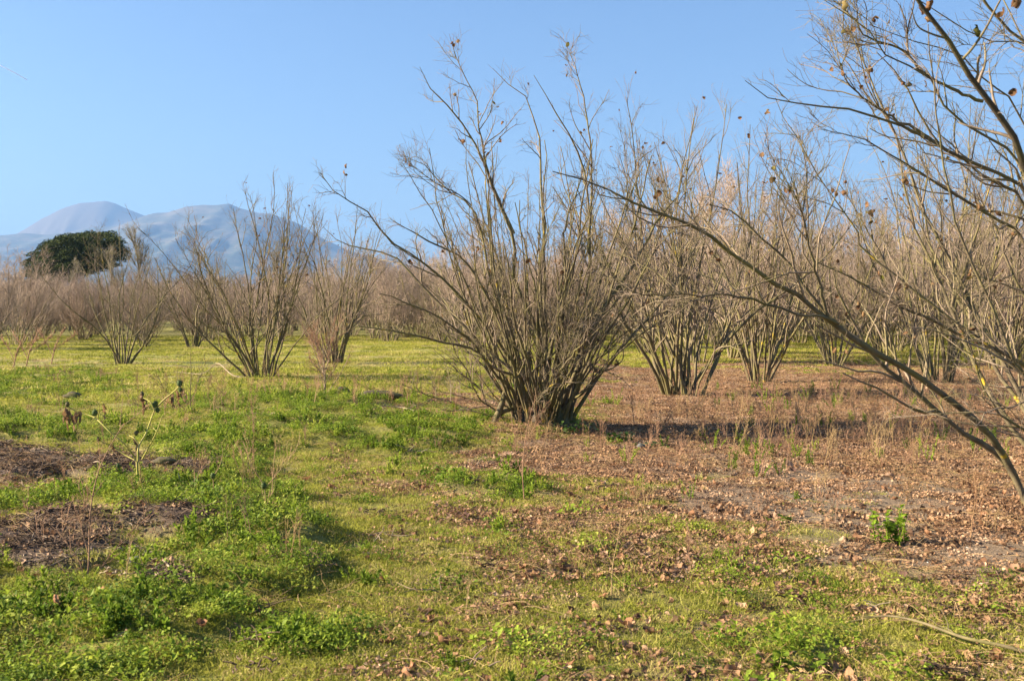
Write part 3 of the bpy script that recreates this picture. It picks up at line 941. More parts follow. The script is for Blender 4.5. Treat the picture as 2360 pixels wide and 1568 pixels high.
def hero(pts, d0, d1, r0, r1, origin, n=16, base=None):
    """pts in view pixels, depth goes from d0 to d1; returned relative to origin"""
    L = np.concatenate([[0], np.cumsum([math.dist(a, b) for a, b in zip(pts[:-1], pts[1:])])]); L = L / L[-1]
    P = [at(p[0], p[1], d0 + (d1 - d0) * t ** 1.0) for p, t in zip(pts, L)]
    if base is not None: P = [np.array(b, float) for b in base] + P
    P = catmull(np.array(P), n) - np.array(origin)
    s = np.linspace(0, 1, n)
    return P, r0 * (1 - s) ** 0.85 + r1 * s + 0.0


cx0, cy0 = 0.42, 15.25
O1 = np.array([cx0, cy0, float(gh(cx0, cy0))])
HB = []
b1 = lambda dx, dy: [(cx0 + dx, cy0 + dy, O1[2] - 0.06)]
H1 = [
    ([c3(1140, 1150), c3(1150, 1010), c3(1000, 980), c3(880, 900), c3(820, 830), c3(660, 800), c3(480, 750), c3(300, 715), c3(110, 690)], 15.0, 13.9, .03, .006, (-.25, -.2)),
    ([c3(1060, 1100), c3(960, 1000), c3(880, 900), c3(800, 780), c3(680, 700), c3(560, 610), c3(400, 550), c3(300, 500), c3(240, 490)], 15.0, 13.6, .03, .006, (-.3, -.1)),
    ([c3(1100, 1000), c3(1000, 850), c3(960, 780), c3(750, 530), c3(560, 350), c3(450, 260), c2(540, 1330), c2(410, 1150), c2(250, 1075), c2(130, 925)], 15.2, 14.2, .036, .004, (-.2, .1)),
    ([c3(980, 1010), c3(850, 800), c3(700, 650), c3(500, 450), c3(320, 260), c3(100, 210), c3(0, 180), c2(150, 1260)], 15.4, 15.9, .034, .004, (-.3, .1)),
    ([c3(1180, 1100), c3(1210, 800), c3(1150, 600), c3(1060, 400), c3(1060, 150), c2(1310, 1300), c2(1230, 1130), c2(1150, 900), c2(1060, 720), c2(960, 570), c2(840, 450), c2(770, 350), c2(740, 280)], 15.1, 14.4, .042, .004, (-.1, -.1)),
    ([c2(1320, 1300), c2(1190, 1010), c2(1130, 800), c2(1105, 640), c2(1090, 480), c2(1030, 370), c2(950, 180), c2(925, 80)], 14.95, 15.1, .02, .003, None),
    ([c3(1230, 1100), c3(1260, 800), c3(1210, 500), c3(1240, 200), c3(1250, 0), c2(1490, 1150), c2(1480, 850), c2(1470, 700), c2(1400, 500), c2(1380, 450), c2(1300, 400), c2(1190, 290)], 15.2, 15.9, .036, .004, (0, .1)),
    ([c3(1300, 1100), c3(1350, 850), c3(1480, 600), c3(1520, 300), c3(1510, 100), c2(1780, 1200), c2(1740, 880), c2(1680, 740), c2(1600, 600), c2(1500, 430), c2(1440, 330)], 15.3, 14.6, .038, .004, (.1, 0)),
    ([c2(1780, 1300), c2(1795, 1000), c2(1790, 760), c2(1750, 500), c2(1700, 300), c2(1640, 140)], 15.0, 15.4, .022, .003, None),
    ([c3(1300, 1230), c3(1400, 1050), c3(1500, 800), c3(1620, 560), c3(1750, 380), c3(1850, 200), c3(1960, 0), c2(2330, 1060), c2(2350, 850)], 15.2, 14.9, .045, .005, (.12, -.1)),
    ([c3(1340, 1220), c3(1430, 1000), c3(1540, 760), c3(1640, 590), c3(1760, 430), c3(1900, 260), c3(2040, 80), c2(2300, 1290)], 15.3, 16.0, .04, .008, (.2, .1)),
    ([c3(1380, 1170), c3(1500, 1080), c3(1600, 960), c3(1680, 870), c3(1800, 770), c3(1950, 660), c3(2080, 560)], 15.1, 13.8, .028, .006, (.25, -.2)),
    ([c3(1400, 1050), c3(1460, 970), c3(1560, 900), c3(1700, 760), c3(1900, 640), c3(2100, 530)], 15.3, 14.4, .02, .005, (.2, 0)),
    ([c3(1280, 1200), c3(1340, 900), c3(1380, 600), c3(1370, 300), c3(1360, 100), c2(1630, 1300), c2(1640, 1200), c2(1720, 1000), c2(1740, 880)], 15.1, 15.0, .04, .007, (.05, -.15)),
    ([c3(1120, 1150), c3(1060, 950), c3(960, 650), c3(830, 400), c3(720, 260), c3(560, 190), c3(430, 110), c2(700, 1290), c2(560, 1210)], 15.3, 14.8, .036, .005, (-.2, 0)),
    ([c3(1150, 1150), c3(1090, 900), c3(1000, 650), c3(900, 350), c3(850, 100), c2(1060, 1130), c2(950, 1060), c2(820, 940), c2(750, 860), c2(675, 835)], 15.2, 15.7, .038, .004, (-.15, .1)),
    ([c2(1060, 1130), c2(980, 1060), c2(830, 985), c2(740, 920), c2(665, 868)], 15.55, 15.0, .012, .003, None),
    ([c3(1180, 1200), c3(1130, 950), c3(1060, 700), c3(960, 300), c3(900, 100), c2(1140, 1240), c2(1090, 1050), c2(1040, 860)], 15.4, 16.3, .035, .006, (-.1, .2)),
    ([c3(940, 1200), c3(850, 1140), c3(780, 990), c3(700, 850), c3(640, 700)], 15.0, 14.2, .016, .004, (-.42, -.2)),
    ([c3(1150, 1000), c3(1210, 930), c3(1300, 860), c3(1400, 700), c3(1500, 650), c3(1640, 590)], 14.9, 14.0, .022, .005, None),
]
big = empty('hazel_bush', O1, 0, 'biggest bare many-stemmed hazel bush, standing alone in the centre of the picture', 'bush', 'hazel bushes of the orchard')
SP, SR = [], []
for pts, d0, d1, r0, r1, bo in H1:
    P, Rr = hero(pts, d0, d1, r0, r1, O1, 18, base=b1(*bo) if bo else None)
    SP.append(P); SR.append(Rr)
rgb = np.random.default_rng(77)
P2, R2 = stems(58, rgb, H=(2.4, 4.2), lean=(0.02, 0.72), spread=0.42, r=(0.010, 0.03), nseg=17)
P5, R5 = stems(30, rgb, H=(2.2, 4.0), lean=(0.02, 0.6), spread=0.4, r=(0.006, 0.014), nseg=17)
SR = [q * 0.82 for q in SR]
P3, R3 = stems(12, rgb, H=(1.6, 2.8), lean=(0.8, 1.25), spread=0.42, r=(0.009, 0.016), nseg=17)
SP = np.concatenate([np.array(SP), P2, P3, P5]); SR = np.concatenate([np.array(SR), R2, R3, R5])
SR = SR * (1 + rgb.normal(0, .05, SR.shape))
SP[:, 1:, :] += rgb.normal(0, 0.006, SP[:, 1:, :].shape)
for i in range(len(SP)):
    link('stem', MB().tube(SP[i:i + 1], SR[i:i + 1], 8).mesh('stem', M['bark']), big)
hb = len(H1)
mbA, BA, TA = foliage_of(SP[:hb], SR[:hb], rgb, 13, 5, 2, blen=(0.35, 1.1), tlen=(0.1, 0.34), rmin=0.0025, up=0.25, bt0=0.22)
mbB, BB, TB = foliage_of(SP[hb:], SR[hb:], rgb, 6, 3, 2, blen=(0.3, 0.9), tlen=(0.1, 0.3), rmin=0.0024, up=0.35, bt0=0.3)
tag(link('twigs', mbA.mesh('twigs', M['twig']), big), kind='stuff')
tag(link('twigs', mbB.mesh('twigs', M['twig']), big), kind='stuff')
leafpts = np.concatenate([TA[:, -1], BA[:, 5], TB[::3, -1]])
add_leaves(big, leafpts, 100, rgb, 0.85)
# its gnarled foot and the cut prop stub
def stump(n, rad, h, seed, mat, name='stump'):
    rg = np.random.default_rng(seed); k = 22; rows = 6
    V = []
    for i in range(rows):
        t = i / (rows - 1)
        for j in range(k):
            a = j / k * 2 * math.pi
            r = rad * (1.15 - 0.45 * t) * (1 + 0.18 * math.sin(5 * a + seed) + 0.12 * math.sin(9 * a) + rg.normal(0, .05))
            V.append((r * math.cos(a), r * math.sin(a), h * t * (1 + .15 * math.sin(3 * a)) - .06))
    V.append((0, 0, h * .8))
    idx = np.arange(rows * k).reshape(rows, k)
    Q = np.stack([idx[:-1], np.roll(idx[:-1], -1, 1), np.roll(idx[1:], -1, 1), idx[1:]], -1).reshape(-1, 4)
    T = np.array([(idx[-1, j], idx[-1, (j + 1) % k], rows * k) for j in range(k)])
    return mesh(name, V, [Q, T], mat)
link('stump', stump(0, 0.36, 0.28, 3, M['bark_dark']), big)
pp, rr = hero([c3(915, 1335), c3(950, 1250), c3(985, 1160), c3(1000, 1095)], 14.95, 15.05, .05, .03, O1, 8)
rr[:] = np.linspace(.055, .032, 8)
o = link('cut_limb', MB().tube(pp[None], rr[None], 9).mesh('cut_limb', M['bark']), big); o['label'] = 'short thick cut limb propped at the left of the foot'
pp, rr = hero([c3(960, 1230), c3(1020, 1200), c3(1090, 1190)], 15.0, 15.2, .03, .02, O1, 8)
link('root', MB().tube(pp[None], rr[None] + .008, 7).mesh('root', M['bark']), big)

# ------------------------------------------------------------------ the near bush at the right edge
nx, ny = 4.05, 8.0
O2 = np.array([nx, ny, float(gh(nx, ny))])
nb_ = empty('hazel_bush', O2, 0, 'near bare hazel bush at the right edge with long lichen-spotted limbs leaning far left', 'bush', 'hazel bushes of the orchard')
bb = lambda *m: [(nx - .1, ny, O2[2] - .1)] + list(m)
H2 = [
    ([c5(2016, 1480), c5(1850, 1180), c5(1600, 960), c5(1450, 850), c5(1250, 740), c5(1100, 640), c5(960, 540), c5(830, 430), c5(680, 350), c5(510, 230), c5(330, 100), c5(100, 0), c2(1980, 1070), c2(1790, 985), c2(1560, 920)], 8.2, 6.9, .042, .004, bb(), 26),
    ([c5(2016, 1500), c5(1900, 1280), c5(1700, 1160), c5(1550, 1030), c5(1400, 900), c5(1250, 780), c5(1180, 700), c5(1000, 550), c5(870, 390), c5(740, 210), c5(600, 100), c5(520, 0), c4(430, 1250)], 8.4, 7.8, .038, .004, bb(), 26),
    ([c5(1040, 580), c5(960, 545), c5(860, 535), c5(700, 490), c5(500, 430), c5(250, 430), c5(0, 420), c3(1700, 420)], 7.6, 7.0, .014, .003, None, 16),
    ([c5(985, 560), c5(960, 440), c5(900, 230), c5(850, 0), c4(960, 1220), c4(910, 1130)], 7.6, 7.2, .017, .004, None, 16),
    ([c5(2016, 1140), c5(1900, 1060), c5(1800, 900), c5(1720, 650), c5(1700, 500), c5(1640, 380)], 7.2, 6.9, .018, .003, bb((3.9, 7.5, .5)), 18),
    ([c5(2016, 800), c5(1950, 760), c5(1800, 680), c5(1700, 650), c5(1500, 550), c5(1350, 480), c5(1150, 360), c5(900, 240)], 9.0, 8.6, .034, .005, bb((4.6, 8.8, .8)), 20),
    ([c5(2016, 850), c5(1900, 600), c5(1850, 480), c5(1700, 150), c5(1650, 0), c4(1900, 1200), c4(1860, 1000), c4(1830, 750), c4(1780, 400), c4(1760, 150)], 7.0, 6.6, .02, .004, bb((3.9, 7.4, .9)), 24),
    ([c4(2352, 1160), c4(2200, 1070), c4(2000, 980), c4(1830, 890), c4(1650, 800), c4(1400, 700), c4(1200, 660), c4(1000, 630), c4(850, 630), c4(700, 550), c4(640, 490)], 8.3, 7.8, .036, .003, bb((4.5, 8.5, 1.0), (4.2, 8.4, 1.9)), 26),
    ([c4(2352, 1250), c4(2150, 1110), c4(1950, 960), c4(1850, 900), c4(1750, 760), c4(1650, 560), c4(1560, 440), c4(1450, 330)], 8.6, 8.3, .034, .004, bb((4.5, 8.6, 1.0)), 22),
    ([c4(2352, 1060), c4(2250, 900), c4(2100, 830), c4(1900, 700), c4(1780, 470), c4(1650, 400), c4(1500, 330), c4(1380, 170), c4(1200, 40), c4(1120, 0)], 7.9, 7.4, .026, .003, bb((4.4, 8.2, 1.3)), 24),
    ([c4(2352, 1480), c4(2200, 1360), c4(2050, 1260), c4(1900, 1170), c4(1700, 1060), c4(1550, 950), c4(1400, 870), c4(1200, 810), c4(1100, 800)], 8.8, 8.6, .034, .003, bb((4.6, 8.7, .9)), 22),
    ([c4(1410, 1568), c4(1330, 1420), c4(1150, 1150), c4(1020, 960), c4(930, 760), c4(850, 700), c4(830, 600)], 8.7, 8.4, .019, .003, bb((4.3, 8.6, .8)), 22),
    ([c4(1850, 900), c4(1700, 800), c4(1580, 740), c4(1420, 640), c4(1290, 520), c4(1240, 420), c4(1260, 330), c4(1280, 280)], 8.4, 8.0, .018, .003, None, 18),
    ([c4(2352, 270), c4(2200, 265), c4(2050, 210), c4(1900, 130), c4(1800, 60), c4(1700, 0)], 7.6, 7.4, .016, .004, bb((4.6, 8.4, 1.8), (4.2, 8.0, 3.2)), 20),
    ([c4(2352, 760), c4(2200, 560), c4(2100, 480), c4(1960, 330), c4(1720, 270), c4(1560, 210), c4(1400, 150)], 8.2, 7.8, .02, .003, bb((4.5, 8.4, 1.5)), 22),
    ([c4(2100, 620), c4(1900, 540), c4(1720, 440), c4(1600, 300), c4(1380, 220), c4(1300, 100), c4(1180, 0)], 7.9, 7.6, .018, .003, None, 18),
    ([c4(2352, 1350), c4(2140, 1310), c4(2050, 1270), c4(1850, 1130), c4(1690, 1050), c4(1500, 940)], 9.4, 9.6, .034, .004, bb((4.9, 9.1, 1.0)), 20),
    ([c4(2230, 1568), c4(2200, 1450), c4(2140, 1320), c4(2020, 1180), c4(1960, 1000), c4(1900, 850)], 9.2, 9.5, .026, .004, bb((4.6, 9.0, .8)), 20),
]
hs = [hero(p, d0, d1, r0, r1, O2, 26, base=b) for p, d0, d1, r0, r1, b, n in H2]
SP2 = np.array([h[0] for h in hs]); SR2 = np.array([h[1] for h in hs])
rg2 = np.random.default_rng(5)
P4, R4 = stems(11, rg2, H=(3.4, 4.8), lean=(0.1, 0.75), spread=0.3, r=(0.015, 0.035), nseg=25, bias=(-0.25, 0.05, 0))
P4 = P4 + np.array([0.75, 0.7, 0]); kp = P4[:, -1, 0] > -1.6; P4 = P4[kp]; R4 = R4[kp]
SPN = np.concatenate([SP2, P4]); SRN = np.concatenate([SR2, R4])
SRN = SRN * 0.73 * (1 + rg2.normal(0, .06, SRN.shape))
SPN[:, 1:, :] += rg2.normal(0, 0.005, SPN[:, 1:, :].shape)
for i in range(len(SPN)):
    link('stem', MB().tube(SPN[i:i + 1], SRN[i:i + 1], 9).mesh('stem', M['bark_near']), nb_)
mbA, BA, TA = foliage_of(SPN, SRN, rg2, 14, 6, 2, blen=(0.35, 1.2), tlen=(0.1, 0.36), rmin=0.0019, up=0.3, bt0=0.3)
tag(link('twigs', mbA.mesh('twigs', M['twig']), nb_), kind='stuff')
add_leaves(nb_, np.concatenate([TA[:, -1], BA[:, 4], BA[:, 7]]), 190, rg2, 0.62)

# the closest dark branch, of a bush outside the frame
x3, y3 = 3.3, 5.1
O3 = np.array([x3, y3, float(gh(x3, y3))])
cb = empty('hazel_bush', O3, 0, 'closest bush, a dark slightly blurred limb and few shoots in the upper right corner', 'bush', 'hazel bushes of the orchard')
b3 = [(x3, y3, O3[2] - .1), (x3 - .15, y3, 1.0), (x3 - .4, y3 - .1, 1.8)]
H3 = [([c4(2400, 1060), c4(2352, 980), c4(2270, 800), c4(2150, 640), c4(2050, 520), c4(1970, 380), c4(1870, 220), c4(1750, 70), c4(1690, 0), c4(1600, -150)], 4.9, 4.6, .03, .007, b3),
      ([c4(1970, 370), c4(2040, 290), c4(2120, 170), c4(2180, 50), c4(2240, -60)], 4.75, 4.6, .006, .003, None),
      ([c4(1890, 240), c4(1790, 210), c4(1700, 160), c4(1660, 50)], 4.7, 4.6, .005, .002, None),
      ([c4(2352, 250), c4(2250, 180), c4(2150, 60), c4(2090, 0), c4(2020, -120)], 5.6, 5.5, .011, .006, [(x3, y3, 0), (x3 - .1, 5.4, 1.5), (x3 - .3, 5.5, 2.5)])]
hs = [hero(p, d0, d1, r0, r1, O3, 22, base=b) for p, d0, d1, r0, r1, b in H3]
A = np.array([h[0] for h in hs]); B_ = np.array([h[1] for h in hs])
for i in range(len(A)):
    link('stem', MB().tube(A[i:i + 1], B_[i:i + 1], 10).mesh('stem', M['bark_near'] if i else M['bark_dark']), cb)
mbA, BA, TA = foliage_of(A[[0, 3]], B_[[0, 3]], rg2, 9, 3, 2, blen=(0.25, 0.7), tlen=(0.08, 0.25), rmin=0.0018, up=0.3, bt0=0.6)
tag(link('twigs', mbA.mesh('twigs', M['twig']), cb), kind='stuff')
for (a, b_) in [(1740, 60), (1780, 40), (1760, 130), (2080, 190), (2300, 30), (2220, 90), (1240, 30), (2290, 555)]:
    o = link('leaf', hang_mesh[rg2.integers(8)], cb); o.location = at(*c4(a, b_), 4.7) - O3; o.rotation_euler = rg2.uniform(0, 6.28, 3); o.scale = (.75,) * 3

# ------------------------------------------------------------------ umbrella pine
def build_pine():
    d = 150.0; rg = np.random.default_rng(9)
    base = at(170, 740, d); base[2] = 0
    root = empty('stone_pine', base, 0, 'dark green umbrella pine with a broad domed crown below the mountain at far left', 'tree')
    # outline of the crown in the picture: wide dome, lower on the left
    mb = MB(); sub = MB()
    ol = np.array([(62, 640), (64, 605), (85, 580), (110, 560), (150, 545), (200, 538), (250, 534), (272, 545), (285, 568), (290, 592), (272, 612), (240, 622), (190, 636), (150, 650), (110, 668), (75, 672)], float)
    cxp, cyp = 180, 590
    clumps = []
    while len(clumps) < 560:
        px_, py_ = rg.uniform(60, 292), rg.uniform(536, 690)
        # point in polygon
        ins = False; j = len(ol) - 1
        for i in range(len(ol)):
            if (ol[i, 1] > py_) != (ol[j, 1] > py_) and px_ < (ol[j, 0] - ol[i, 0]) * (py_ - ol[i, 1]) / (ol[j, 1] - ol[i, 1]) + ol[i, 0]: ins = not ins
            j = i
        if not ins: continue
        w = 6.0 * math.sqrt(max(0, 1 - ((px_ - cxp) / 125) ** 2))
        p = at(px_, py_, d + rg.uniform(-w, w)) - base
        clumps.append((p, rg.uniform(0.6, 0.95)))
    for p, r in clumps:
        n = 220
        v = nrm(rg.normal(0, 1, (n, 3))); v[:, 2] = np.abs(v[:, 2]) * 0.9 - 0.15
        c = p + v * (r * rg.uniform(0.75, 1.05, n))[:, None] * np.array([1.2, 1.2, 0.75])
        dd = nrm(v + rg.normal(0, 0.6, (n, 3))); s = nrm(np.cross(dd, rg.normal(0, 1, (n, 3))))
        l = rg.uniform(0.1, 0.22, n)[:, None]
        V = np.stack([c - s * l * .35, c + s * l * .35, c + dd * l], 1).reshape(-1, 3)
        mb.add(V, np.arange(n)[:, None] * 3 + np.array([[0, 1, 2]]))
    mm, nt, b = newmat('pine_needles')
    col = ramp(nt, noise(nt, 0.9, 3, 0.6), [(0.35, (0.03, 0.048, 0.01)), (0.65, (0.075, 0.1, 0.022))])
    nt.links.new(col, b.inputs['Base Color'])
    tag(link('crown', mb.mesh('crown', mm, False), root), kind='stuff')
    tp = at(175, 620, d) - base
    trunk = catmull([(0, 0, -.2), (0.1, 0, 3), (-.2, 0, 6), tp], 10)[None]
    link('trunk', MB().tube(trunk, np.linspace(.42, .25, 10)[None], 10).mesh('trunk', M['bark_dark']), root)
    L = []
    for i in range(0, 60, 4):
        p = clumps[i][0]; L.append(catmull([trunk[0, -2], (trunk[0, -1] + p) / 2 + np.array([0, 0, -.4]), p], 8))
    L = np.array(L)
    for q in L: link('limb', MB().tube(q[None], np.linspace(.16, .05, 8)[None], 6).mesh('limb', M['bark_dark']), root)
build_pine()


def bare_tree(px, top, d, label, seed, n=3, w=0.5, group=None):
    """taller slender bare tree among the far rows"""
    rg = np.random.default_rng(seed)
    base = at(px, 740, d); base[2] = 0
    h = at(px, top, d)[2]
    root = empty('bare_tree', base, 0, label, 'tree', group)
    T = grow(np.array([[0, 0, -.1]]), np.array([[rg.normal(0, .05), 0, 1.]]), np.array([h * .8]), 12, 0.03, 0.02, rg)
    RT = np.linspace(.11, .03, 13)[None]
    link('trunk', MB().tube(T, RT, 7).mesh('trunk', M['grey_wood']), root)
    _, t, S, D = spawn(T, 16, 0.2, 1, 0.3, 0.8, rg, 0.5)
    Bm = grow(S, D, h * w * rg.uniform(0.4, 1, len(S)) * (1.1 - .5 * t), 11, 0.05, 0.07, rg)
    for q in Bm[:]: link('limb', MB().tube(q[None], np.linspace(.045, .012, 12)[None], 5).mesh('limb', M['grey_wood']), root)
    mb, B2, T2 = foliage_of(Bm, np.full((len(Bm), 12), .03), rg, 12, 5, 1, blen=(0.8, 1.8), tlen=(0.3, 0.7), rmin=0.006, up=0.6, bt0=0.2)
    tag(link('crown', mb.mesh('crown', M['grey_wood'], ), root), kind='stuff')
bare_tree(335, 505, 88, 'tall pale bare tree rising just right of the dark pine, in front of the mountain', 61, w=0.42)
bare_tree(285, 560, 95, 'pale bare tree overlapping the right end of the dark pine', 62, w=0.4)
bare_tree(160, 600, 98, 'pale bare tree in front of the middle of the dark pine', 63, w=0.4)
bare_tree(640, 560, 100, 'pale bare tree behind the wide left bush, against the mountain slope', 64, w=0.4)

# white post between pine and bare trees
b0 = at(257, 740, 110); b0[2] = 0
ob = empty('utility_post', b0, 0, 'thin whitish post standing between the pine and the tall pale tree', 'post')
link('shaft', MB().tube(np.array([[(0, 0, -.2), (0, 0, 4), (0, 0, at(257, 575, 110)[2])]]), np.array([[.09, .08, .06]]), 8).mesh('shaft', M['pale_wood']), ob)
link('cap', MB().tube(np.array([[(-.5, 0, 7.6), (0, 0, 7.62), (.5, 0, 7.6)]]), np.array([[.04, .05, .04]]), 6).mesh('cap', M['pale_wood']), ob)

# small white houses on the lower slope
mw, nt, b = newmat('white_wall'); b.inputs['Base Color'].default_value = (0.75, 0.73, 0.68, 1)
mr, nt, b = newmat('tile_roof'); b.inputs['Base Color'].default_value = (0.3, 0.16, 0.1, 1)
mg, nt, b = newmat('window_dark'); b.inputs['Base Color'].default_value = (0.05, 0.06, 0.07, 1); b.inputs['Roughness'].default_value = 0.2
def house(px, y, w, label):
    x = (px - 1179.5) / FPX * y
    z = mountain_z(x, y)
    r = empty('house', (x, y, z - 1), 0.2, label, 'house', 'white houses on the mountain slope')
    d, h = w * .6, w * .55
    V = np.array([(sx * w / 2, sy * d / 2, zz) for zz in (-6, h) for sx, sy in ((-1, -1), (1, -1), (1, 1), (-1, 1))] + [(-w / 2, 0, h * 1.4), (w / 2, 0, h * 1.4)], float)
    link('wall', mesh('wall', V, [np.array([(0, 1, 5, 4), (1, 2, 6, 5), (2, 3, 7, 6), (3, 0, 4, 7)]), np.array([(4, 7, 8), (5, 6, 9)])], mw, False), r)
    e = 1.08
    Vr = np.array([(-w / 2 * e, -d / 2 * e, h), (w / 2 * e, -d / 2 * e, h), (w / 2 * e, 0, h * 1.45), (-w / 2 * e, 0, h * 1.45), (w / 2 * e, d / 2 * e, h), (-w / 2 * e, d / 2 * e, h)])
    link('roof', mesh('roof', Vr, np.array([(0, 1, 2, 3), (3, 2, 4, 5)]), mr, False), r)
    for i in (-.3, 0, .3):
        q = np.array([(i * w - .7, -d / 2 - .05, h * .35), (i * w + .7, -d / 2 - .05, h * .35), (i * w + .7, -d / 2 - .05, h * .75), (i * w - .7, -d / 2 - .05, h * .75)])
        link('window', mesh('window', q, np.array([(0, 1, 2, 3)]), mg, False), r)
house(476, 8300, 16, 'white house on the lower mountain slope above the small V-footed bush')
house(505, 8250, 12, 'smaller white house right of the first one on the lower slope')
house(215, 8100, 14, 'white house on the slope seen at the right end of the pine')
house(700, 8400, 14, 'white house low on the right-hand mountain slope')

# contrail
p0 = at(-6, 148, 25000); p1 = at(62, 184, 35000)
mc = bpy.data.materials.new('vapour'); mc.use_nodes = True; nt = mc.node_tree; nt.nodes.clear()
out = N(nt, 'ShaderNodeOutputMaterial'); v = N(nt, 'ShaderNodeVolumePrincipled')
v.inputs['Color'].default_value = (1, 1, 1, 1); v.inputs['Density'].default_value = 0.08; v.inputs['Density Attribute'].default_value = ''
nt.links.new(v.outputs[0], out.inputs['Volume'])
CV, CF = tubes(catmull([p0, (p0 + p1) / 2 + np.array([0, 0, 12]), p1], 20)[None], np.linspace(9, 16, 20)[None], 8)
nv = len(CV)
o = link('contrail', mesh('contrail', np.concatenate([CV, CV[:8].mean(0)[None], CV[-8:].mean(0)[None]]),
                          [CF, np.array([(j, (j + 1) % 8, nv) for j in range(8)] + [(nv - 8 + (j + 1) % 8, nv - 8 + j, nv + 1) for j in range(8)])], mc))
tag(o, 'short white vapour trail slanting in the blue sky at the upper left edge', 'vapour trail')


# ------------------------------------------------------------------ hero plants and small things
def gz(x, y): return float(gh(x, y))
def ground_at(px, py):
    x, y = gxy(px, py); return np.array([x, y, gz(x, y)])


def capsule(r, seed, mat):
    """a spiny seed capsule"""
    rg = np.random.default_rng(seed); mb = MB()
    k, rows = 10, 7; V = []
    for i in range(rows):
        t = i / (rows - 1) * math.pi
        for j in range(k): V.append((r * math.sin(t) * math.cos(j / k * 6.283), r * math.sin(t) * math.sin(j / k * 6.283), -1.25 * r * math.cos(t)))
    idx = np.arange(rows * k).reshape(rows, k)
    mb.add(V, np.stack([idx[:-1], np.roll(idx[:-1], -1, 1), np.roll(idx[1:], -1, 1), idx[1:]], -1).reshape(-1, 4))
    v = nrm(rg.normal(0, 1, (60, 3)))
    S = v * r * np.array([1, 1, 1.25]); E = S + v * r * 0.4
    mb.tube(np.stack([S * .95, (S + E) / 2, E], 1), np.tile([r * .08, r * .05, r * .01], (60, 1)), 3)
    return mb.mesh('seed_capsule', mat)


gc, nt, b = newmat('capsule_green'); b.inputs['Base Color'].default_value = (0.07, 0.10, 0.03, 1)
ys_, nt, b = newmat('green_stalk')
nt.links.new(ramp(nt, noise(nt, 9, 3), [(0.35, (0.27, 0.28, 0.05)), (0.6, (0.44, 0.37, 0.13))]), b.inputs['Base Color'])
ww = leaf_mat('withered_leaf', [(0, (0.17, 0.1, 0.05)), (1, (0.34, 0.21, 0.11))], 0.3)


def c6(x, y): return ((0 + x / 2.613) * 0.983, (850 + y / 2.613) * 0.983)
def thorn_apple():
    bx, by = c6(860, 805)
    O = ground_at(bx, by + 4); d = O[1]
    root = empty('thorn_apple_plant', O, 0, 'forked yellow-green thorn-apple stalks with spiny dark capsules, rising from the weeds at left', 'plant')
    S = [([(862, 810), (845, 700), (838, 600)], .016, .012), ([(838, 600), (800, 540), (745, 480), (680, 430), (610, 360), (560, 325), (470, 300), (410, 260)], .009, .005),
         ([(845, 600), (850, 510), (890, 440), (920, 360), (945, 290)], .012, .007), ([(945, 290), (1000, 230), (1060, 180), (1100, 140)], .010, .006),
         ([(870, 590), (920, 500), (960, 420), (995, 320)], .008, .005), ([(945, 290), (920, 240), (870, 210)], .006, .004), ([(835, 600), (760, 560), (690, 510), (620, 480), (605, 425)], .007, .004),
         ([(600, 330), (610, 270), (590, 230)], .006, .003), ([(850, 500), (820, 460), (780, 440)], .006, .004), ([(960, 420), (940, 400), (925, 380)], .005, .003),
         ([(870, 805), (860, 700), (855, 610)], .011, .009)]
    for i, (pts, r0, r1) in enumerate(S):
        P = catmull([at(*c6(*p), d + 0.1 * math.sin(i * 2.1 + k)) - O for k, p in enumerate(pts)], 14)
        if i in (0, 10): P[0, 2] = -.05
        link('stalk', MB().tube(P[None], np.linspace(r0, r1, 14)[None] * .8, 7).mesh('stalk', ys_), root)
    for i, (x_, y_) in enumerate([(1100, 125), (950, 252), (965, 290), (580, 305), (412, 255), (605, 465), (835, 430), (1105, 165), (870, 190), (725, 630)]):
        r = .024 if i in (0, 1, 3) else .018
        o = link('seed_capsule', capsule(r, i, gc if i in (0, 1, 2, 3, 7, 9) else M['bark_dark']), root); o.location = at(*c6(x_, y_), d + 0.02) - O
        o.rotation_euler = (random.uniform(-.4, .4), random.uniform(-.4, .4), 0)
    rg = np.random.default_rng(3)
    for i, (x_, y_, ln) in enumerate([(410, 280, 150), (425, 290, 130), (470, 290, 110), (400, 270, 90), (630, 250, 90), (865, 190, 110), (880, 210, 90), (1060, 190, 120), (1080, 170, 110), (1120, 160, 100), (480, 300, 90), (1035, 200, 90), (830, 470, 60), (690, 500, 50)]):
        a = at(*c6(x_, y_), d) - O; q = at(*c6(x_ + 10, y_ + ln), d) - O
        for rep_ in range(3):
            k = 10; e = a + (q - a) * rg.uniform(.5, 1.1) + rg.normal(0, .016, 3)
            P = catmull([a + rg.normal(0, .004, 3), (a + e) / 2 + rg.normal(0, .014, 3), e], k) + rg.normal(0, .003, (k, 3))
            wv = rg.uniform(.009, .019) * np.sin(np.linspace(.2, math.pi - .1, k)) * rg.uniform(.5, 1.4, k) + .001
            an = np.cumsum(rg.normal(0, .7, k)) + rg.uniform(0, 6)
            nv = np.stack([np.cos(an), np.sin(an), 0 * an], -1)
            V = np.stack([P - nv * wv[:, None], P + np.roll(nv, 1, 1) * wv[:, None] * .5, P + nv * wv[:, None]], 1).reshape(-1, 3)
            F = [(3 * j + c, 3 * j + c + 1, 3 * j + c + 4, 3 * j + c + 3) for j in range(k - 1) for c in (0, 1)]
            link('withered_leaf', mesh('withered_leaf', V, np.array(F), ww), root)
thorn_apple()


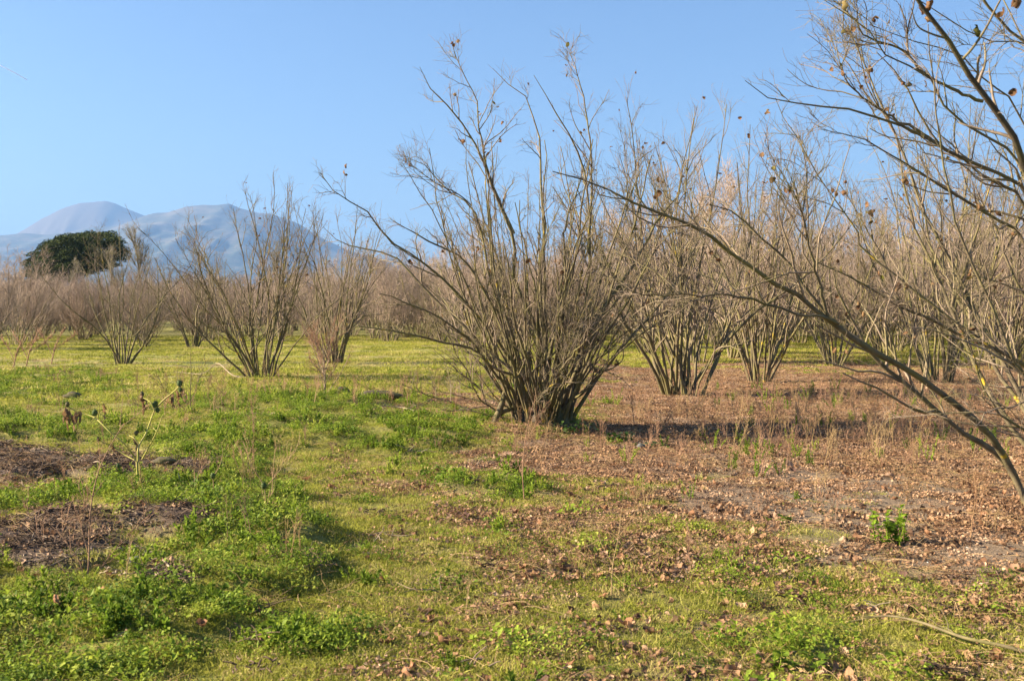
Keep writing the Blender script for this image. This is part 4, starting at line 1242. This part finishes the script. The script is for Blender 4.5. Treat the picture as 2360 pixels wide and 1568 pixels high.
def stalk_weed(base, heads, label, mat, r=.006, name='dead_weed', twigs=5, caps=False, seed=1, dd=0.15):
    O = ground_at(*base); d = O[1]; rg = np.random.default_rng(seed)
    root = empty(name, O, 0, label, 'weed')
    PP = []
    for i, pts in enumerate(heads):
        P = [at(x_, y_, d + dd * math.sin(i * 1.7) * k / len(pts)) - O for k, (x_, y_) in enumerate(pts)]
        P = catmull(P, 14)
        if i == 0: P[0, 2] = -.04
        PP.append(P)
        link('stalk', MB().tube(P[None], np.linspace(r, r * .4, 14)[None] * (1 if i == 0 else .6), 6).mesh('stalk', mat), root)
    PP = np.array(PP)
    if twigs:
        _, t, S, D = spawn(PP, twigs, .25, 1, .3, .8, rg, .3)
        B = grow(S, D, rg.uniform(.05, .2, len(S)), 5, .1, .03, rg)
        mb = MB().tube(B, np.full((len(B), 6), r * .25), 3)
        _, t, S, D = spawn(B, 3, .25, 1, .3, .8, rg, .3)
        B3 = grow(S, D, rg.uniform(.02, .08, len(S)), 3, .1, .03, rg)
        mb.tube(B3, np.full((len(B3), 4), r * .18), 3)
        tag(link('twigs', mb.mesh('twigs', mat), root), kind='stuff')
    return root, O, d
def c6l(L): return [c6(*p) for p in L]
stalk_weed(c6(525, 1410), [c6l([(525, 1410), (545, 1200), (550, 950), (580, 750), (620, 620), (680, 500), (760, 370)]), c6l([(525, 1380), (420, 1300), (320, 1170), (200, 1000), (160, 830)]),
           c6l([(525, 1390), (620, 1250), (720, 1120), (800, 1030)]), c6l([(528, 1350), (480, 1200), (420, 1120), (380, 1020)]), c6l([(545, 1180), (500, 1000), (520, 880), (480, 760)])],
           'tall thin brown dead weed standing on the dark mulch in the left foreground', M['red_stalk'], .0055, twigs=7, seed=4, dd=.04)
r_, O, d = stalk_weed(c6(1318, 875), [c6l([(1318, 875), (1310, 780), (1303, 700)]), c6l([(1310, 690), (1340, 640), (1365, 560), (1355, 500)]), c6l([(1340, 640), (1310, 590), (1270, 550)])],
           'short orange-brown dead stalk with a single seed head in the bright weeds', M['straw'], .006, twigs=0, seed=5)
o = link('seed_capsule', capsule(.02, 31, gc), r_); o.location = at(*c6(1303, 690), d) - O
r_, O, d = stalk_weed(c6(1640, 1000), [c6l([(1640, 1000), (1630, 880), (1620, 770)]), c6l([(1620, 770), (1680, 700), (1760, 600), (1810, 540)]), c6l([(1622, 760), (1560, 660), (1500, 600)])],
           'upright tan dead stalk with seed head, right of the shorter orange stalk', M['straw'], .0065, twigs=4, seed=6)
o = link('seed_capsule', capsule(.02, 32, gc), r_); o.location = at(*c6(1615, 750), d) - O
stalk_weed(c6(1670, 910), [c6l([(1670, 910), (1668, 760), (1675, 640), (1690, 480)]), c6l([(1670, 720), (1710, 640), (1800, 540)])], 'thin straight tan weed just behind the upright stalk with seed head', M['straw'], .005, twigs=6, seed=7)
stalk_weed(c6(1110, 790), [c6l([(1110, 790), (1105, 730), (1090, 670)])], 'short grey broken stick standing in the weeds right of the thorn apple', M['grey_wood'], .009, name='stick', twigs=0)
stalk_weed(c6(940, 930), [c6l([(940, 930), (1060, 850), (1150, 770), (1225, 670)])], 'long grey twig leaning to the right over the green weeds', M['grey_wood'], .004, name='stick', twigs=2)
stalk_weed(c6(1170, 350), [c6l([(1170, 350), (1165, 200), (1170, 50), (1165, -60)]), c6l([(1170, 300), (1100, 150), (1080, 20)]), c6l([(1168, 250), (1220, 100), (1260, 0)]), c6l([(1165, 320), (1000, 150), (900, 50)]), c6l([(1165, 330), (850, 260), (770, 180), (730, 90)])],
           'dark wiry leafless weed behind the thorn apple', M['bark_near'], .008, twigs=14, seed=8, dd=.4)
stalk_weed((1408, 1372), [[(1408, 1372), (1412, 1300), (1424, 1240), (1432, 1170)], [(1412, 1300), (1390, 1260), (1375, 1230)], [(1424, 1240), (1450, 1200), (1475, 1160)]],
           'single thin tan stalk standing in the middle of the grass foreground', M['straw'], .004, twigs=3, seed=9)
stalk_weed((1208, 1155), [[(1208, 1155), (1204, 1080), (1212, 1000), (1228, 930)], [(1205, 1100), (1190, 1050), (1185, 1000)], [(1210, 1020), (1235, 975), (1250, 940)]],
           'reddish thin dead weed in front of the foot of the central bush', M['red_stalk'], .006, twigs=14, seed=10)
for i, (a, b_) in enumerate([(30, 850), (60, 845), (118, 838)]):
    stalk_weed((a, b_), [[(a, b_), (a + 10, b_ - 40), (a + 28, b_ - 80)], [(a + 3, b_ - 20), (a - 15, b_ - 55), (a - 30, b_ - 75)], [(a + 8, b_ - 35), (a + 40, b_ - 55), (a + 60, b_ - 70)]],
               ['brown dead weed clump at the very left edge of the field', 'brown branching dead weed second from the left edge of the field', 'reddish dead weed third from the left edge of the field'][i], M['red_stalk'], .018, twigs=34, seed=20 + i, dd=.5)

# pale sapling
def sapling():
    O = ground_at(748, 930); d = O[1]; rg = np.random.default_rng(15)
    root = empty('sapling', O, 0, 'pale leafless sapling with fine upswept twigs, between the wide left bush and the central bush', 'sapling')
    T = catmull([(0, 0, -.05), (0, 0, .5), at(748, 850, d) - O, at(742, 790, d) - O], 12)[None]
    link('trunk', MB().tube(T, np.linspace(.02, .007, 12)[None], 7).mesh('trunk', M['pale_wood']), root)
    _, t, S, D = spawn(T, 18, .08, .9, .6, 1.1, rg, .35)
    B = grow(S, D, rg.uniform(.5, 1.05, 18) * (1.1 - .5 * t), 9, .05, .05, rg)
    for q in B: link('branch', MB().tube(q[None], np.linspace(.008, .004, 10)[None], 5).mesh('branch', M['pale_wood']), root)
    mb, _, _ = foliage_of(B, np.full((18, 10), .004), rg, 7, 4, 1, blen=(.15, .4), tlen=(.08, .2), rmin=.002, up=.3, bt0=.2)
    tag(link('twigs', mb.mesh('twigs', M['red_stalk']), root), kind='stuff')
sapling()


def leafy_plant(px, py, name, label, cat, h, wd, n, L, mat, seed, squash=1.0, stems_n=7, group=None, drift=0.0):
    """stems with broad lobed leaves; each clump a thing with stem and leaf parts"""
    O = ground_at(px, py); rg = np.random.default_rng(seed)
    root = empty(name, O, 0, label, cat, group)
    S = np.stack([rg.normal(0, wd * .12, stems_n) + np.linspace(-wd * .35, wd * .35, stems_n) * squash, rg.normal(0, wd * .12, stems_n), np.full(stems_n, -.02)], -1)
    D = np.stack([rg.normal(0, .35, stems_n), rg.normal(0, .35, stems_n), np.ones(stems_n)], -1)
    P = grow(S, D, h * rg.uniform(.55, 1, stems_n), 8, .06, .03, rg)
    for q in P: link('stem', MB().tube(q[None], np.linspace(.005, .002, 9)[None], 5).mesh('stem', mat), root)
    lm = []
    for k in range(4):
        # lobed leaf outline, folded along the midrib
        m = 9; t = np.linspace(0, 1, m); w = np.sin(t * math.pi) ** .7 * (1 + .35 * np.sin(t * 25 + k)) * .42
        V = np.stack([np.concatenate([t, t, t]), np.concatenate([-w, 0 * w, w]), np.concatenate([.15 * w - .35 * t ** 2, -.35 * t ** 2, .15 * w - .35 * t ** 2])], -1) * L
        F = [(j, j + 1, m + j + 1, m + j) for j in range(m - 1)] + [(m + j, m + j + 1, 2 * m + j + 1, 2 * m + j) for j in range(m - 1)]
        lm.append(mesh('leaf', V, np.array(F), mat))
    par, t, S, D = spawn(P, n // stems_n, .08, 1, .7, 1.4, rg, .15)
    for s, dv in zip(S, D):
        o = link('leaf', lm[rg.integers(4)], root); o.location = s
        o.rotation_mode = 'QUATERNION'; o.rotation_quaternion = Vector(dv).to_track_quat('X', 'Z')
        sc = rg.uniform(.5, 1.25); o.scale = (sc, sc, sc)
    return root
leafy_plant(2062, 1252, 'green_weed', 'bright green leafy weed clump alone on the bare soil at lower right', 'weed', .3, .34, 260, .04, M['weed_bright'], 71, .9, 10)
leafy_plant(1830, 1550, 'grey_green_weed', 'dull grey-green rosette weed in the grass at the bottom right', 'weed', .12, .3, 120, .038, M['weed'], 72, .9, 9)
leafy_plant(1330, 1000, 'ivy', 'dark green ivy patch hugging the right side of the foot of the central bush', 'ivy', .25, .6, 120, .07, M['weed_dark'], 73, 1, 10)
leafy_plant(1420, 1012, 'ivy', 'dark green ivy clump second right of the foot of the central bush', 'ivy', .2, .5, 110, .065, M['weed_dark'], 74, 1, 10)
leafy_plant(1500, 1022, 'ivy', 'low dark ivy at the right end of the patch in the bush shadow', 'ivy', .1, .4, 50, .06, M['weed_dark'], 75, 1, 8)
leafy_plant(1800, 1200, 'green_weed', 'small flat round-leaved weed on the soil left of the bright weed clump', 'weed', .06, .22, 30, .06, M['weed'], 76, 1, 6)
leafy_plant(1735, 1055, 'green_weed', 'slim upright light green weed in the shadow band of the central bush', 'weed', .34, .08, 60, .03, M['weed'], 77, .6, 4)
leafy_plant(2055, 985, 'green_weed', 'upright light green weed in the leaf litter behind the lower leaning limb', 'weed', .4, .12, 60, .04, M['weed'], 78, .6, 4)
leafy_plant(640, 935, 'green_weed', 'tall bright green weed patch on the mound below the wide left bush', 'weed', .3, .8, 150, .045, M['weed'], 79, 1.4, 12)


def lying(name, pts, r0, r1, mat, label, cat, kids=4, seed=2, lift=.02):
    O = ground_at(*pts[0]); rg = np.random.default_rng(seed)
    P = []
    for a in pts:
        g = ground_at(a[0], a[1]); g[2] += lift + (a[2] if len(a) > 2 else 0); P.append(g - O)
    P = catmull(P, 20)
    root = empty(name, O, 0, label, cat)
    link('branch', MB().tube(P[None], np.linspace(r0, r1, 20)[None], 8).mesh('branch', mat), root)
    if kids:
        _, t, S, D = spawn(P[None], kids, .2, 1, .4, .9, rg, .1)
        D[:, 2] *= .25; B = grow(S, D, rg.uniform(.1, .3, kids), 6, .1, -.03, rg)
        for q in B: link('side_twig', MB().tube(q[None], np.linspace(r1 * .8, r1 * .3, 7)[None], 5).mesh('side_twig', mat), root)
lying('fallen_branch', [(2420, 1528), (2320, 1512, .03), (2230, 1498, .04), (2120, 1462, .05), (2040, 1443, .04), (1955, 1437, 0)], .010, .004, M['bark'], 'long curved grey branch lying in the grass at the bottom right', 'branch', 3)
lying('fallen_branch', [(598, 873), (540, 873, .05), (500, 866, .3), (470, 866, .04), (430, 862, .03), (400, 858, .02)], .013, .005, M['pale_wood'], 'pale curved branch lying in the grass left of the foot of the wide left bush', 'branch', 8, 3)
lying('fallen_branch', [(960, 985), (930, 972, .05), (880, 975, .08), (845, 990)], .012, .006, M['pale_wood'], 'thin pale arched twig lying on the mound left of the central bush', 'branch', 3, 4)
lying('fallen_branch', [(1760, 1200), (1900, 1120, .02), (1960, 1130)], .006, .004, M['straw'], 'thin straw-coloured twig on the bare soil at right', 'branch', 0, 5) if False else None
for i, (x0, y0, x1, y1, r, lb) in enumerate([(200, 1096, 235, 1105, .014, 'pale wood stick on the dark mulch beside the thorn apple foot'),
                                              (75, 1115, 160, 1090, .010, 'dark stick lying on the upper mulch heap at left'),
                                              (0, 1250, 35, 1222, .012, 'dark stick at the left edge of the lower mulch heap'),
                                              (110, 1330, 190, 1312, .012, 'grey stick on the lower mulch heap behind the tall dead weed'),
                                              (372, 1335, 398, 1362, .014, 'short pale broken stick lying right of the grey stone'),
                                              (260, 1218, 330, 1240, .007, 'thin pale twig on the lower mulch heap right of the tall dead weed'),
                                              (575, 1000, 600, 985, .01, 'short pale stick in the weeds of the mound'),
                                              (2030, 1190, 2100, 1215, .005, 'thin light twig on the bare soil above the bright weed clump')]):
    lying('stick', [(x0, y0), ((x0 + x1) / 2 + 3, (y0 + y1) / 2 + 2, .008), (x1, y1)], r * .6, r * .4, M['pale_wood'] if 'pale' in lb or 'light' in lb else M['bark_far'], lb, 'stick', 1, 30 + i, .02)


def lump(name, px, py, dims, mat, label, cat, seed, sink=.25, rz=0.0):
    rg = np.random.default_rng(seed); import bmesh
    bm = bmesh.new(); bmesh.ops.create_icosphere(bm, subdivisions=3, radius=1)
    ph = rg.uniform(0, 6, 6)
    for v in bm.verts:
        c = v.co; k = 1 + .16 * math.sin(3 * c.x + ph[0]) * math.sin(2.6 * c.y + ph[1]) + .12 * math.sin(5 * c.z + ph[2] + 3 * c.x) + .04 * math.sin(11 * c.y + ph[3]) + rg.normal(0, .015)
        v.co = Vector((c.x * dims[0] * k, c.y * dims[1] * k, c.z * dims[2] * k))
    me = bpy.data.meshes.new(name); bm.to_mesh(me); bm.free(); me.materials.append(mat)
    for p in me.polygons: p.use_smooth = True
    O = ground_at(px, py); o = link(name, me); o.location = (O[0], O[1], O[2] + dims[2] * (1 - sink)); o.rotation_euler = (0, 0, rz)
    return tag(o, label, cat)
mst, nt, b = newmat('stone')
nt.links.new(ramp(nt, noise(nt, 20, 5), [(0.35, (0.07, 0.07, 0.07)), (0.65, (0.17, 0.17, 0.165))]), b.inputs['Base Color'])
lump('stone', 306, 1318, (.045, .035, .028), mst, 'grey stone lying at the edge of the green weeds by the lower mulch heap', 'stone', 1, -.2)
lump('stone', 1478, 1022, (.06, .04, .03), mst, 'small grey stone at the end of the ivy in the bush shadow', 'stone', 2, 0)
lump('log', 868, 945, (.42, .11, .10), M['bark_dark'], 'dark half-buried log on the mound left of the central bush', 'log', 3, .2, .1)
lump('log', 790, 920, (.12, .08, .10), M['bark_dark'], 'dark bark lump right of the foot of the pale sapling', 'log', 4, .1, .5)
lump('soil_clod', 165, 920, (.17, .12, .07), M['bark_dark'], 'dark soil clod in the bright grass at left', 'clod', 5, .1)
lump('soil_clod', 1073, 968, (.09, .07, .06), M['bark_dark'], 'dark clod at the left of the foot of the central bush', 'clod', 6, .1)
lump('bark_piece', 375, 1100, (.12, .05, .04), M['bark_dark'], 'black piece of bark right of the foot of the thorn apple', 'bark', 7, -.1)

# ------------------------------------------------------------------ the largest fallen leaves, one by one
x, y = wedge(9000, 4.3, 11.5, 1.6, 0.6)
g, l, mu, lu = cover(x, y)
wgt = (0.12 + 0.9 * l) * (1 - 0.75 * lu) * (1 - mu * .5)
pick = rng.random(len(x)) < wgt
x, y = x[pick][:285], y[pick][:285]
tone = [leaf_mat('dry_leaf_%s' % n, [(0, a), (1, b)], .2, .75, 30) for n, a, b in
        (('brown', (0.21, 0.11, 0.058), (0.31, 0.165, 0.09)), ('pale', (0.3, 0.18, 0.11), (0.38, 0.25, 0.17)), ('dark', (0.09, 0.05, 0.04), (0.15, 0.09, 0.07)))]
tmesh = [[mesh('fallen_leaf', V * 1.25, F, t) for V, F in LEAF] for t in tone]
for xx, yy in zip(x, y):
    k = int(rng.choice(3, p=[.68, .2, .12])); px_ = 1179.5 + FPX * xx / yy
    g, l, mu, lu = [float(v) for v in cover(xx, yy)]
    o = link('fallen_leaf', tmesh[k][rng.integers(8)])
    o.location = (xx, yy, gz(xx, yy) + (.05 if lu > .4 else .012)); o.rotation_euler = (rng.normal(0, .35), rng.normal(0, .35), rng.uniform(0, 6.28))
    s = rng.uniform(.55, 1.1); o.scale = (s, s, s)
    side = ['far left', 'left', 'middle', 'right', 'far right'][int(np.clip(px_ / 472, 0, 4))]
    on = 'green weeds' if lu > .4 else ('short grass' if g > .55 else 'brown litter and soil')
    near = 'nearest' if yy < 5.6 else ('mid-distance' if yy < 7.5 else 'farther')
    tag(o, '%s curled fallen leaf on %s, %s ground at %s' % (['reddish-brown', 'pale tan', 'dark brown'][k], on, near, side), 'leaf',
        '%s fallen leaves on %s, %s ground, %s' % (['reddish-brown', 'pale tan', 'dark brown'][k], on, near, side))
